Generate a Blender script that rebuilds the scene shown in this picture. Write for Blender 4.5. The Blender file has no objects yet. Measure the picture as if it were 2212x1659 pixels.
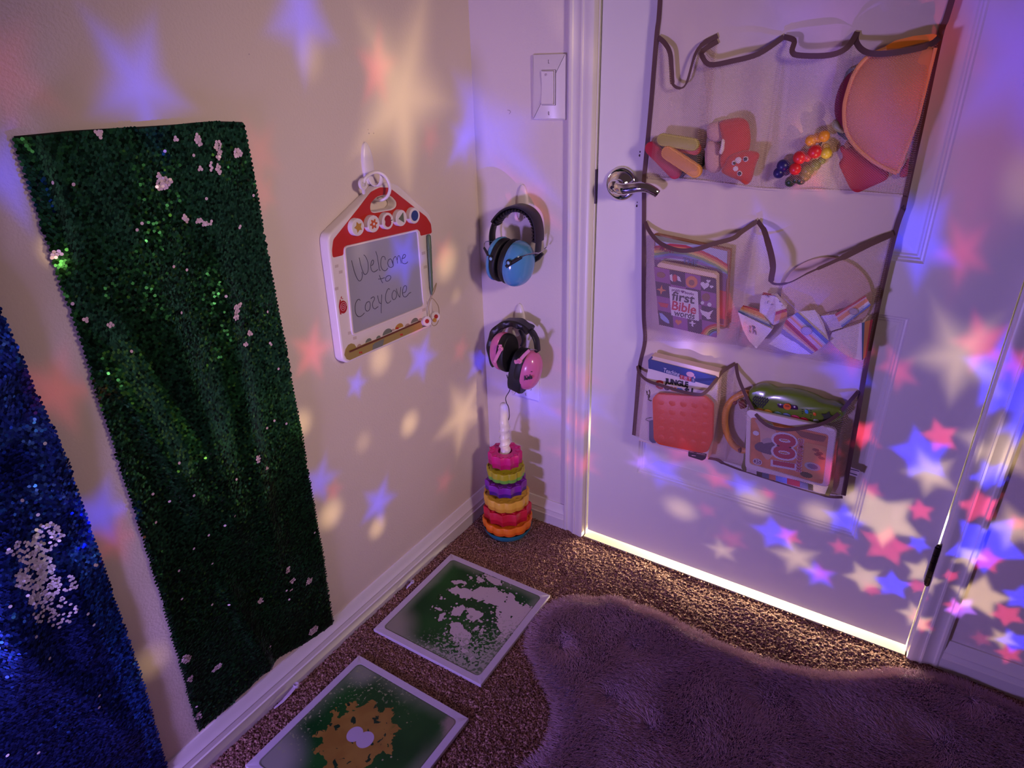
import bpy, bmesh, math, random
import numpy as np
from mathutils import Vector, Matrix, noise
random.seed(7); rng = np.random.default_rng(7)
SC = bpy.context.scene; COL = SC.collection
PI = math.pi
def V(*a): return Vector(a)

# ------------------------------------------------------------------ camera
CW, CH = 2212, 1659
CC = V(0.944, -1.305, 1.1715); YAW, PIT, ROL, FPX = 0.5841, 0.4573, -0.0296, 1439.4
CF = V(-math.sin(YAW)*math.cos(PIT), math.cos(YAW)*math.cos(PIT), -math.sin(PIT))
_r = CF.cross(V(0, 0, 1)).normalized(); _u = _r.cross(CF)
CR = math.cos(ROL)*_r + math.sin(ROL)*_u; CU = -math.sin(ROL)*_r + math.cos(ROL)*_u
cd = bpy.data.cameras.new('camera'); cam = bpy.data.objects.new('camera', cd); COL.objects.link(cam)
cd.sensor_fit = 'HORIZONTAL'; cd.sensor_width = 36; cd.lens = FPX/CW*36; cd.clip_start = 0.01
cam.matrix_world = Matrix((( CR.x, CU.x, -CF.x, CC.x), (CR.y, CU.y, -CF.y, CC.y), (CR.z, CU.z, -CF.z, CC.z), (0, 0, 0, 1)))
SC.camera = cam
def at(px, py, axis, val):
    """room point (metres) seen at a photo pixel on the plane  axis = val"""
    d = CF + CR*((px-CW/2)/FPX) - CU*((py-CH/2)/FPX)
    return CC + d*((val-CC[axis])/d[axis])
def onW(px, py, x=0.0): return at(px, py, 0, x)      # left wall
def onD(px, py, y=0.0): return at(px, py, 1, y)      # door wall
def onF(px, py, z=0.0): return at(px, py, 2, z)      # floor

# ------------------------------------------------------------------ materials
def nodes(m): return m.node_tree.nodes, m.node_tree.links
MATS = {}
def mat(name, col, rough=0.5, metal=0.0, alpha=1.0, spec=0.5, bump=None, var=None, coat=0.0, trans=0.0, sheen=0.0, island=None, sss=0.0):
    if name in MATS: return MATS[name]
    m = bpy.data.materials.new(name); m.use_nodes = True; MATS[name] = m
    N, L = nodes(m); b = N['Principled BSDF']
    c = tuple(col) + ((1,) if len(col) == 3 else ())
    b.inputs['Base Color'].default_value = c; b.inputs['Roughness'].default_value = rough
    b.inputs['Metallic'].default_value = metal; b.inputs['Specular IOR Level'].default_value = spec
    b.inputs['Coat Weight'].default_value = coat; b.inputs['Sheen Weight'].default_value = sheen
    b.inputs['Transmission Weight'].default_value = trans
    if sss: b.inputs['Subsurface Weight'].default_value = sss; b.inputs['Subsurface Scale'].default_value = .01
    tc = N.new('ShaderNodeTexCoord')
    if var:      # (scale, amount[, detail]) tonal mottling of the stuff itself
        t = N.new('ShaderNodeTexNoise'); t.inputs['Scale'].default_value = var[0]; t.inputs['Detail'].default_value = 3
        L.new(tc.outputs['Object'], t.inputs['Vector'])
        r = N.new('ShaderNodeMapRange'); r.inputs['From Min'].default_value = .3; r.inputs['From Max'].default_value = .7
        r.inputs['To Min'].default_value = 1-var[1]; r.inputs['To Max'].default_value = 1+var[1]
        L.new(t.outputs['Fac'], r.inputs['Value'])
        h = N.new('ShaderNodeHueSaturation'); h.inputs['Color'].default_value = c; L.new(r.outputs['Result'], h.inputs['Value'])
        L.new(h.outputs['Color'], b.inputs['Base Color'])
    if island:   # per-piece variation
        g = N.new('ShaderNodeNewGeometry'); r = N.new('ShaderNodeMapRange')
        r.inputs['To Min'].default_value = 1-island; r.inputs['To Max'].default_value = 1+island
        L.new(g.outputs['Random Per Island'], r.inputs['Value'])
        h = N.new('ShaderNodeHueSaturation'); h.inputs['Color'].default_value = c; L.new(r.outputs['Result'], h.inputs['Value'])
        L.new(h.outputs['Color'], b.inputs['Base Color'])
    if bump:     # (scale, strength, distance)
        t = N.new('ShaderNodeTexNoise'); t.inputs['Scale'].default_value = bump[0]; t.inputs['Detail'].default_value = 4
        L.new(tc.outputs['Object'], t.inputs['Vector'])
        bp = N.new('ShaderNodeBump'); bp.inputs['Strength'].default_value = bump[1]; bp.inputs['Distance'].default_value = bump[2]
        L.new(t.outputs['Fac'], bp.inputs['Height']); L.new(bp.outputs['Normal'], b.inputs['Normal'])
    return m

# ------------------------------------------------------------------ geometry
class G:
    """collects shapes in room metres (through the transform T) and links them as one mesh"""
    def __init__(s, T=None): s.v = []; s.f = []; s.m = []; s.T = T; s.mi = 0
    def add(s, vs, fs):
        o = len(s.v)
        s.v += [tuple(s.T @ Vector(p)) if s.T is not None else tuple(p) for p in vs]
        s.f += [tuple(i+o for i in f) for f in fs]; s.m += [s.mi]*len(fs); return s
    def box(s, a, b):
        x0, y0, z0 = a; x1, y1, z1 = b
        return s.add([(x0,y0,z0),(x1,y0,z0),(x1,y1,z0),(x0,y1,z0),(x0,y0,z1),(x1,y0,z1),(x1,y1,z1),(x0,y1,z1)],
                     [(0,3,2,1),(4,5,6,7),(0,1,5,4),(1,2,6,5),(2,3,7,6),(3,0,4,7)])
    def rings(s, rs, caps=True, closed=True):
        n = len(rs[0]); vs = [p for r in rs for p in r]; fs = []
        for k in range(len(rs)-1):
            for i in range(n if closed else n-1):
                j = (i+1) % n; fs.append((k*n+i, k*n+j, (k+1)*n+j, (k+1)*n+i))
        if caps: fs += [tuple(range(n))[::-1], tuple((len(rs)-1)*n+i for i in range(n))]
        return s.add(vs, fs)
    def prism(s, poly, z0, z1, bev=0.0):
        """poly (x,y) extruded along local z, with an optional rounded top edge"""
        rs = [[(x, y, z0) for x, y in poly]]
        if bev > 0:
            rs.append([(x, y, z1-bev) for x, y in poly])
            for t in (.5, 1):
                ins = inset(poly, bev*(1-math.cos(t*PI/2))); rs.append([(x, y, z1-bev+bev*math.sin(t*PI/2)) for x, y in ins])
        else: rs.append([(x, y, z1) for x, y in poly])
        return s.rings(rs)
    def tube(s, path, r, n=8, flat=None, up=None, caps=True):
        path = [Vector(p) for p in path]; rs = []; prev = None
        for i, p in enumerate(path):
            t = (path[min(i+1, len(path)-1)] - path[max(i-1, 0)]).normalized()
            if prev is None:
                a = up if up is not None else (V(0,0,1) if abs(t.z) < .9 else V(1,0,0))
                prev = (a - t*a.dot(t)).normalized()
            else: prev = (prev - t*prev.dot(t)).normalized()
            b = t.cross(prev); rr = r[i] if isinstance(r, (list, tuple)) else r
            ra, rb = (rr, rr) if flat is None else (rr*flat[0], rr*flat[1])
            rs.append([p + prev*(math.cos(2*PI*k/n)*ra) + b*(math.sin(2*PI*k/n)*rb) for k in range(n)])
        return s.rings(rs, caps)
    def lathe(s, prof, n=32, c=(0,0,0), wob=None):
        rs = []
        for r, z in prof:
            rs.append([(c[0]+r*math.cos(2*PI*k/n), c[1]+r*math.sin(2*PI*k/n), c[2]+z) for k in range(n)])
        return s.rings(rs)
    def ell(s, c, rx, ry, rz, n=20, m=12, p=1.0, R=None):
        rs = []
        sg = lambda x: math.copysign(abs(x)**p, x)
        for i in range(1, m):
            th = PI*i/m; ring = []
            for k in range(n):
                ph = 2*PI*k/n; q = V(rx*sg(math.sin(th))*sg(math.cos(ph)), ry*sg(math.sin(th))*sg(math.sin(ph)), rz*sg(-math.cos(th)))
                if R is not None: q = R @ q
                ring.append(Vector(c)+q)
            rs.append(ring)
        return s.rings(rs)
    def grid(s, P):
        """P[i][j] points"""
        a, b = len(P), len(P[0])
        return s.add([p for r in P for p in r], [(i*b+j, i*b+j+1, (i+1)*b+j+1, (i+1)*b+j) for i in range(a-1) for j in range(b-1)])
    def build(s, name, mats, parent=None, smooth=True, ang=40, weld=False, solid=0, sub=0, org=None, **kw):
        vs = [Vector(p) for p in s.v]
        if parent is not None: o = parent_world(parent)
        elif org is not None: o = Vector(org)
        else:
            xs = [p.x for p in vs]; ys = [p.y for p in vs]; zs = [p.z for p in vs]
            o = V((min(xs)+max(xs))/2, (min(ys)+max(ys))/2, min(zs))
        me = bpy.data.meshes.new(name); me.from_pydata([tuple(p-o) for p in vs], [], s.f)
        if not isinstance(mats, (list, tuple)): mats = [mats]
        for m in mats: me.materials.append(m)
        if len(mats) > 1: me.polygons.foreach_set('material_index', s.m)
        me.update()
        bm = bmesh.new(); bm.from_mesh(me)
        if weld: bmesh.ops.remove_doubles(bm, verts=bm.verts, dist=1e-5)
        bmesh.ops.recalc_face_normals(bm, faces=bm.faces); bm.to_mesh(me); bm.free()
        if smooth:
            me.polygons.foreach_set('use_smooth', [True]*len(me.polygons))
            if ang < 180: me.set_sharp_from_angle(angle=math.radians(ang))
        ob = bpy.data.objects.new(name, me); COL.objects.link(ob)
        if parent is not None: ob.parent = parent
        else: ob.location = o
        if solid:
            md = ob.modifiers.new('s', 'SOLIDIFY'); md.thickness = solid; md.offset = 0
        if sub:
            md = ob.modifiers.new('u', 'SUBSURF'); md.levels = md.render_levels = sub
        tag(ob, **kw); return ob
def parent_world(p):
    o = Vector(p.location)
    while p.parent is not None: p = p.parent; o = o + Vector(p.location)
    return o
def tag(o, label=None, cat=None, group=None, kind=None):
    if label: o['label'] = label
    if cat: o['category'] = cat
    if group: o['group'] = group
    if kind: o['kind'] = kind
    return o
def thing(name, loc, label, cat, group=None):
    o = bpy.data.objects.new(name, None); COL.objects.link(o); o.location = loc; o.empty_display_size = .02
    return tag(o, label, cat, group)
def inset(poly, d):
    n = len(poly); out = []
    A = sum(poly[i][0]*poly[(i+1) % n][1]-poly[(i+1) % n][0]*poly[i][1] for i in range(n)); sg = 1 if A > 0 else -1
    for i in range(n):
        p, q, r = Vector(poly[i-1]), Vector(poly[i]), Vector(poly[(i+1) % n])
        a = (q-p); b = (r-q); a = a.normalized() if a.length > 1e-9 else b.normalized(); b = b.normalized() if b.length > 1e-9 else a
        na = Vector((-a.y, a.x))*sg; nb = Vector((-b.y, b.x))*sg; m = na+nb
        m = m/max(m.length_squared*.5, .35) if m.length > 1e-6 else na
        out.append((q.x+m.x*d, q.y+m.y*d))
    return out
def rrect(x0, y0, x1, y1, r, n=6):
    out = []
    for cx, cy, a0 in ((x1-r, y0+r, -90), (x1-r, y1-r, 0), (x0+r, y1-r, 90), (x0+r, y0+r, 180)):
        for k in range(n+1):
            a = math.radians(a0+90*k/n); out.append((cx+r*math.cos(a), cy+r*math.sin(a)))
    return out
def roundpoly(pts, r, n=5):
    """round the corners of a polygon; r one radius or one per corner"""
    out = []; N = len(pts)
    for i in range(N):
        p, q, t = Vector(pts[i-1]), Vector(pts[i]), Vector(pts[(i+1) % N]); rr = r[i] if isinstance(r, (list, tuple)) else r
        a = (p-q); b = (t-q); d = min(rr, a.length*.48, b.length*.48); s, e = q+a.normalized()*d, q+b.normalized()*d
        for k in range(n+1):
            u = k/n; out.append(tuple((1-u)**2*s + 2*u*(1-u)*q + u*u*e))
    return out
def circ(cx, cy, r, n=24, ry=None, a0=0): return [(cx+r*math.cos(a0+2*PI*k/n), cy+(ry or r)*math.sin(a0+2*PI*k/n)) for k in range(n)]
def starpoly(cx, cy, R, r, n=5, a0=PI/2): return [(cx+(R if k % 2 == 0 else r)*math.cos(a0+PI*k/n), cy+(R if k % 2 == 0 else r)*math.sin(a0+PI*k/n)) for k in range(2*n)]
def spline(pts, n=8):
    """Catmull-Rom through the points"""
    pts = [Vector(p) for p in pts]; out = []
    for i in range(len(pts)-1):
        p0, p1, p2, p3 = pts[max(i-1, 0)], pts[i], pts[i+1], pts[min(i+2, len(pts)-1)]
        for k in range(n):
            t = k/n; out.append(.5*((2*p1)+(p2-p0)*t+(2*p0-5*p1+4*p2-p3)*t*t+(3*p1-p0-3*p2+p3)*t**3))
    out.append(pts[-1]); return out
def frame(o, x, y):
    """matrix: origin o, local x along x, local z = x cross y"""
    x = Vector(x).normalized(); z = x.cross(Vector(y)).normalized(); y = z.cross(x)
    return Matrix(((x.x, y.x, z.x, o[0]), (x.y, y.y, z.y, o[1]), (x.z, y.z, z.z, o[2]), (0, 0, 0, 1)))
def text(s, T, x, y, h, m, parent, name='lettering', bold=0.0, ext=0.0002, rot=0.0, sx=1.0, align='CENTER', space=1.0, shear=0.0, z=0.0):
    """real lettering as a thin mesh; T maps local (x right, y up, z out)"""
    c = bpy.data.curves.new(name, 'FONT'); c.body = s; c.size = h; c.align_x = align; c.align_y = 'CENTER'
    c.extrude = ext; c.offset = bold*h; c.space_character = space; c.shear = shear; c.resolution_u = 4
    o = bpy.data.objects.new(name, c); COL.objects.link(o)
    me = bpy.data.meshes.new_from_object(o); COL.objects.unlink(o); bpy.data.objects.remove(o)
    M_ = T @ Matrix.Translation((x, y, z)) @ Matrix.Rotation(rot, 4, 'Z') @ Matrix.Diagonal((sx, 1, 1, 1))
    me.transform(Matrix.Translation(-parent_world(parent)) @ M_); me.name = name
    me.materials.clear(); me.materials.append(m)
    ob = bpy.data.objects.new(name, me); COL.objects.link(ob); ob.parent = parent; return ob
def smooth01(a, b, x):
    t = np.clip((x-a)/(b-a), 0, 1); return t*t*(3-2*t)

# ------------------------------------------------------------------ room shell
m_wl = mat('wall_paint_warm', (.74, .64, .56), .6, bump=(260, .25, .002), spec=.3)
m_wb = mat('wall_paint', (.76, .68, .68), .55, bump=(260, .25, .002), spec=.3)
m_trim = mat('trim_paint', (.80, .76, .76), .34)
m_door = mat('door_paint', (.80, .76, .78), .38, bump=(90, .08, .002))
m_hall = mat('hall_wall', (.8, .75, .62), .7)
m_thr = mat('threshold_vinyl', (.66, .56, .40), .5)
DX0, DX1 = 0.3111, 1.0691
JX0, JX1 = 0.3065, 1.0715
g = G(); g.box((-.12, -2.3, -.05), (0, .12, 2.44)); g.build('wall_left', m_wl, smooth=False, kind='structure')
g = G(); g.box((0, 0, -.05), (JX0-.012, .12, 2.44)); g.box((JX1+.012, 0, -.05), (2.4, .12, 2.44)); g.box((JX0-.012, 0, 2.05), (JX1+.012, .12, 2.44))
g.build('wall_back', m_wb, smooth=False, kind='structure')
# jamb lining
for nm, a, b in (('trim_1', JX0-.012, JX0), ('trim_2', JX1, JX1+.012)):
    g = G(); g.box((a, -.0, -.02), (b, .12, 2.05)); g.build(nm, m_trim, smooth=False, kind='structure')
g = G(); g.box((JX0, 0, 2.038), (JX1, .12, 2.05)); g.build('trim_3', m_trim, smooth=False, kind='structure')
# casing: moulded profile (across, depth) run up both sides and over the top
cas = [(0,0),(0,-.011),(.004,-.0135),(.009,-.0135),(.0115,-.0105),(.0165,-.010),(.024,-.0125),(.031,-.0165),(.0345,-.0165),(.0355,-.0145),(.041,-.0155),(.0475,-.018),(.054,-.018),(.0575,-.0165),(.0585,-.013),(.0585,0)]
def casing(nm, xo, sgn):
    g = G(); g.rings([[(xo+sgn*a, d, z) for a, d in cas] for z in (-.02, 2.045, )]); g.build(nm, m_trim, ang=25, kind='structure')
casing('trim_4', .2445, 1); casing('trim_5', 1.1335, -1)
g = G(); g.rings([[(x, d, 2.102-a) for a, d in cas] for x in (.2445, 1.1335)]); g.build('trim_6', m_trim, ang=25, kind='structure')
# baseboards: profile (depth, height)
bb = [(0,-.02),(.0125,-.02),(.0125,.030),(.0135,.0325),(.0115,.035),(.0105,.046),(.0118,.050),(.0098,.054),(.0068,.062),(.0060,.070),(.0040,.0757),(0,.0757)]
g = G(); g.rings([[(d, y, z) for d, z in bb] for y in (-2.3, 0)]); g.build('baseboard_left', m_trim, ang=22, kind='structure')
g = G(); g.rings([[(x, -d, z) for d, z in bb] for x in (.012, .2445)]); g.rings([[(x, -d, z) for d, z in bb] for x in (1.1335, 2.4)])
g.build('baseboard_back', m_trim, ang=22, kind='structure')
# carpet: a grid of real tufts near the corner, coarser further out
def carpet_mat():
    m = mat('carpet', (.30, .17, .14), .95, spec=.1)
    N, L = nodes(m); b = N['Principled BSDF']; tc = N.new('ShaderNodeTexCoord')
    t = N.new('ShaderNodeTexNoise'); t.inputs['Scale'].default_value = 330; t.inputs['Detail'].default_value = 2; L.new(tc.outputs['Object'], t.inputs['Vector'])
    r = N.new('ShaderNodeValToRGB'); L.new(t.outputs['Fac'], r.inputs['Fac'])
    e = r.color_ramp.elements; e[0].position = .36; e[0].color = (.06, .02, .017, 1); e[1].position = .66; e[1].color = (.55, .34, .28, 1)
    k = e.new(.5); k.color = (.235, .115, .095, 1)
    t2 = N.new('ShaderNodeTexNoise'); t2.inputs['Scale'].default_value = 9; t2.inputs['Detail'].default_value = 3; L.new(tc.outputs['Object'], t2.inputs['Vector'])
    mr = N.new('ShaderNodeMapRange'); mr.inputs['To Min'].default_value = .75; mr.inputs['To Max'].default_value = 1.25; L.new(t2.outputs['Fac'], mr.inputs['Value'])
    h = N.new('ShaderNodeHueSaturation'); L.new(r.outputs['Color'], h.inputs['Color']); L.new(mr.outputs['Result'], h.inputs['Value']); L.new(h.outputs['Color'], b.inputs['Base Color'])
    bp = N.new('ShaderNodeBump'); bp.inputs['Strength'].default_value = .6; bp.inputs['Distance'].default_value = .002; L.new(t.outputs['Fac'], bp.inputs['Height']); L.new(bp.outputs['Normal'], b.inputs['Normal'])
    return m
m_carpet = carpet_mat()
def npmesh(name, v, f, mats, mi=None, smooth=True):
    """v (n,3) array, f (k,q) array of equal-sided faces"""
    me = bpy.data.meshes.new(name); nf, q = f.shape
    me.vertices.add(len(v)); me.vertices.foreach_set('co', np.asarray(v, np.float32).ravel())
    me.loops.add(nf*q); me.loops.foreach_set('vertex_index', f.ravel().astype(np.int32))
    me.polygons.add(nf); me.polygons.foreach_set('loop_start', np.arange(0, nf*q, q, dtype=np.int32)); me.polygons.foreach_set('loop_total', np.full(nf, q, np.int32))
    for m in (mats if isinstance(mats, (list, tuple)) else [mats]): me.materials.append(m)
    if mi is not None: me.polygons.foreach_set('material_index', mi.astype(np.int32))
    me.polygons.foreach_set('use_smooth', np.full(nf, smooth)); me.update(calc_edges=True); me.validate(); return me
def gridfaces(a, b):
    i, j = np.meshgrid(np.arange(a-1), np.arange(b-1), indexing='ij'); k = (i*b+j).ravel()
    return np.stack([k, k+1, k+b+1, k+b], 1)
st = .0026; xs = np.arange(.010, 1.26, st); ys = np.arange(-1.0, .012, st)
X, Y = np.meshgrid(xs, ys, indexing='ij'); Z = .0005 + rng.random(X.shape)**1.2*.0062*(.5+.5*smooth01(.05, .30, -Y))
Z += .0012*np.sin(X*23+Y*9)*np.sin(Y*31); X2 = X+rng.normal(0, .0007, X.shape); Y2 = Y+rng.normal(0, .0007, Y.shape)
edge = (X < .014) | (Y > .008) | (Y < -.99) | (X > 1.25); Z[edge] = -.002
doorway = (X > JX0-.002) & (X < JX1+.002) & (Y > -.0125); Z[doorway] = -.004
row = (X > JX0) & (X < JX1) & (Y > -.0151) & (Y <= -.0125); Z[row] = np.where(rng.random(X.shape) < .55, .001, .0045)[row]
me = npmesh('floor', np.stack([X2, Y2, Z], -1).reshape(-1, 3), gridfaces(*X.shape), m_carpet)
fl = bpy.data.objects.new('floor', me); COL.objects.link(fl); tag(fl, kind='structure')
g = G(); g.box((-.12, -2.3, -.08), (2.4, .012, -.001)); g.build('floor', m_carpet, smooth=False, kind='structure')
g = G(); g.box((-.12, .012, -.08), (2.4, 1.0, .001)); g.box((JX0, -.0118, -.05), (JX1, .012, .0048)); g.build('floor', m_thr, smooth=False, kind='structure')
g = G(); g.box((-.12, 1.0, -.08), (2.4, 1.1, 2.44)); g.build('wall_hall', m_hall, smooth=False, kind='structure')

# ------------------------------------------------------------------ door
def door():
    y0 = 0.0015; g = G(); zb, zt = .0195, 2.034
    P = [(.4400, .246, .9275, .7365), (.4400, .835, .9275, 1.915)]
    x0, x1 = DX0, DX1
    xs_ = [x0, .44, .9275, x1]; zs_ = [zb, .246, .7365, .835, 1.915, zt]
    for i in range(3):
        for j in range(5):
            if i == 1 and j in (1, 3): continue
            g.add([(xs_[i], y0, zs_[j]), (xs_[i+1], y0, zs_[j]), (xs_[i+1], y0, zs_[j+1]), (xs_[i], y0, zs_[j+1])], [(0, 1, 2, 3)])
    prof = [(0, 0), (.003, .0035), (.006, .004), (.0085, .0065), (.011, .0065), (.014, .0085), (.018, .0085), (.052, .002), (.053, .0022)]
    for (a, b, c, d) in P:
        rs = [[(a+o, y0+h, b+o), (c-o, y0+h, b+o), (c-o, y0+h, d-o), (a+o, y0+h, d-o)] for o, h in prof]
        g.rings(rs, caps=False); o = prof[-1]
        g.add(rs[-1], [(0, 1, 2, 3)])
    yb = .0365
    g.box((x0, y0+.0115, zb), (x1, yb, zt))
    for a, b in (((x0, zb), (x1, zb)), ((x1, zb), (x1, zt)), ((x1, zt), (x0, zt)), ((x0, zt), (x0, zb))):
        g.add([(a[0], y0, a[1]), (b[0], y0, b[1]), (b[0], y0+.0115, b[1]), (a[0], y0+.0115, a[1])], [(0, 1, 2, 3)])
    return g.build('door_1', m_door, smooth=False, org=(DX0, 0, 0), kind='structure')
D = door()
m_chrome = mat('polished_chrome', (.78, .76, .8), .06, 1.0)
m_bronze = mat('dark_bronze', (.03, .02, .02), .35, .8, bump=(400, .3, .001))
# lever handle
hc = V(.3665, 0, .930)
Th = frame(hc, (1, 0, 0), (0, 0, 1))       # local z points into the room
hd = thing('door_handle', (0, 0, 0), None, None); hd.parent = D; hd.location = hc - Vector(D.location)
g = G(Th); g.lathe([(0.0335, 0), (.0335, .0035), (.0325, .006), (.0300, .0075), (.0290, .0072), (.020, .0105), (.0170, .0125), (.0150, .015), (.0125, .0165), (.0118, .030), (.0001, .030)], 48)
g.build('rosette', m_chrome, hd)
g = G(Th); pth = spline([(-.004, .0, .030), (.006, -.001, .041), (.020, -.002, .046), (.038, .0005, .046), (.056, .004, .046), (.072, .004, .044), (.086, -.002, .041), (.093, -.007, .038)], 6)
n_ = len(pth); g.tube(pth, [(.0125-.0045*(i/n_)) if i > 3 else .0125 for i in range(n_)], 14, flat=(.62, 1.0), up=V(0, 0, 1))
g.ell((0, 0, .036), .0140, .0140, .012); g.build('lever', m_chrome, hd)
g = G(Th); g.prism(circ(0, 0, .0035, 12), .045, .0485); g.build('lock_button', m_bronze, hd)
# latch strike on the jamb, visible as a dark sliver
g = G(); g.box((JX0-.001, -.0008, .885), (JX0+.0035, .030, .955)); st_ = g.build('strike_plate', mat('dark_steel', (.08, .06, .07), .3, .9), bpy.data.objects['trim_1'], smooth=False)
# hinges on the right edge, knuckles in the room
for zc in (.245, 1.05, 1.83):
    h_ = thing('hinge', (0, 0, 0), None, None); h_.parent = D; h_.location = V(JX1-.001, -.006, zc) - Vector(D.location)
    g = G(Matrix.Translation((JX1-.001, -.0065, zc)))
    for k in range(5): g.lathe([(.0055, -.044+k*.0178), (.0062, -.0434+k*.0178), (.0062, -.0274+k*.0178), (.0055, -.0268+k*.0178)], 14)
    for e in (-1, 1): g.ell((0, 0, e*.0475), .005, .005, .005, 10, 6)
    g.build('knuckle', m_bronze, h_)
# small dark scuffs on the door face beside the lever
def blob(g, c, sx, sy, n=9, z0=-.0003, z1=.0004, seed=0):
    r_ = random.Random(seed); g.prism([(c[0]+sx*(.7+.5*r_.random())*math.cos(2*PI*k/n), c[1]+sy*(.7+.5*r_.random())*math.sin(2*PI*k/n)) for k in range(n)], z0, z1)
g = G()
for i, (px, py, a, b) in enumerate([(1382, 328, .0012, .002), (1381, 336, .0018, .0026), (1376, 437, .001, .0012), (1375, 445, .0018, .003)]):
    q = onD(px, py, 0); g.T = frame((q.x, .0014, q.z), (1, 0, 0), (0, 0, 1)); blob(g, (0, 0), a, b, seed=i)
g.build('scuff', mat('scuff', (.06, .03, .03), .8), D, smooth=False)

# ------------------------------------------------------------------ switch and outlet plates
m_plate = mat('white_plastic_plate', (.78, .72, .78), .3)
m_slot = mat('dark_gap', (.05, .03, .04), .6)
def wallplate(name, cx, cz, label, outlet=False):
    T = frame((cx, 0, cz), (1, 0, 0), (0, 0, 1))
    t = thing(name, (cx, 0, cz-.062), label, 'switch' if not outlet else 'outlet')
    g = G(T); w, h = .0393, .062; g.prism(rrect(-w, -h, w, h, .002, 3), 0, .0062, bev=.003); g.build('face_plate', m_plate, t)
    g = G(T); g.prism(rrect(-.0170, -.0335, .0170, .0335, .0015, 3), .0055, .0065); g.build('rocker_gap', m_slot, t, smooth=False)
    g = G(T); g.prism(rrect(-.0164, -.0329, .0158, .0329, .0015, 3), .006, .0072); g.build('rocker_frame', m_plate, t)
    if not outlet:
        g = G(T); g.box((-.0155, -.0315, .0058), (.0135, .0315, .0074))
        g.build('gap', m_slot, t, smooth=False)
        g = G(T); g.rings([[(-.0150, y, z), (.0128, y, z), (.0128, y, .005), (-.0150, y, .005)] for y, z in ((-.0308, .0115), (-.002, .0082), (.0308, .0105))]); g.build('rocker', m_plate, t, ang=20)
        g = G(T); g.lathe([(.0024, .010), (.0024, .0112), (.0016, .0116), (.0001, .0113)], 12, c=(-.004, .0245, 0)); g.build('indicator_lamp', mat('indicator', (.5, .42, .5), .3), t)
    else:
        for e in (-1, 1):
            g = G(T)
            for dx, hh in ((-.0063, .0045), (.0063, .0036)): g.box((dx-.0011, e*.0165-hh+.002, .0068), (dx+.0011, e*.0165+hh+.002, .0075))
            g.prism(circ(0, e*.0165-.0075, .0022, 10), .0068, .0075); g.build('socket', m_slot, t, smooth=False)
    for e in (-1, 1):
        g = G(T); g.prism(circ(0, e*.0485, .0028, 14), .006, .0066); s_ = g.build('screw', m_plate, t)
        g = G(T); g.box((-.0005, e*.0485-.0034, .0064), (.0006, e*.0485+.0034, .0068)); g.box((-.0005, e*.0485-.0036, .0064), (.002, e*.0485-.0028, .0068)); g.build('slot', m_slot, s_, smooth=False)
    return t
wallplate('light_switch', .1971, 1.111, 'white rocker light switch plate on the wall left of the door')
wallplate('wall_outlet', .1667-.0393, .373+.062, 'white outlet cover plate half hidden behind the pink earmuffs', True)
# nail dent near the switch
g = G(frame((onD(1100, 242).x, 0, onD(1100, 242).z), (1, 0, 0), (0, 0, 1)))
g.tube([(-.004, .004, .0004), (.002, .003, .0004), (.004, 0, .0004), (0, -.004, .0004)], .0005, 5); g.build('dent', mat('dent', (.4, .32, .35), .8), bpy.data.objects['wall_back'])

for i, (px, py, r) in enumerate([(795, 280, .0008), (797, 288, .0012), (807, 288, .0010), (538, 117, .0009), (1045, 690, .001)]):
    q = onW(px, py, 0); g = G(frame((0, q.y, q.z), (0, 1, 0), (0, 0, 1))); blob(g, (0, 0), r, r, 7, seed=i+9); g.build('nail_hole', MATS['dent'], bpy.data.objects['wall_left'], smooth=False)
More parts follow.
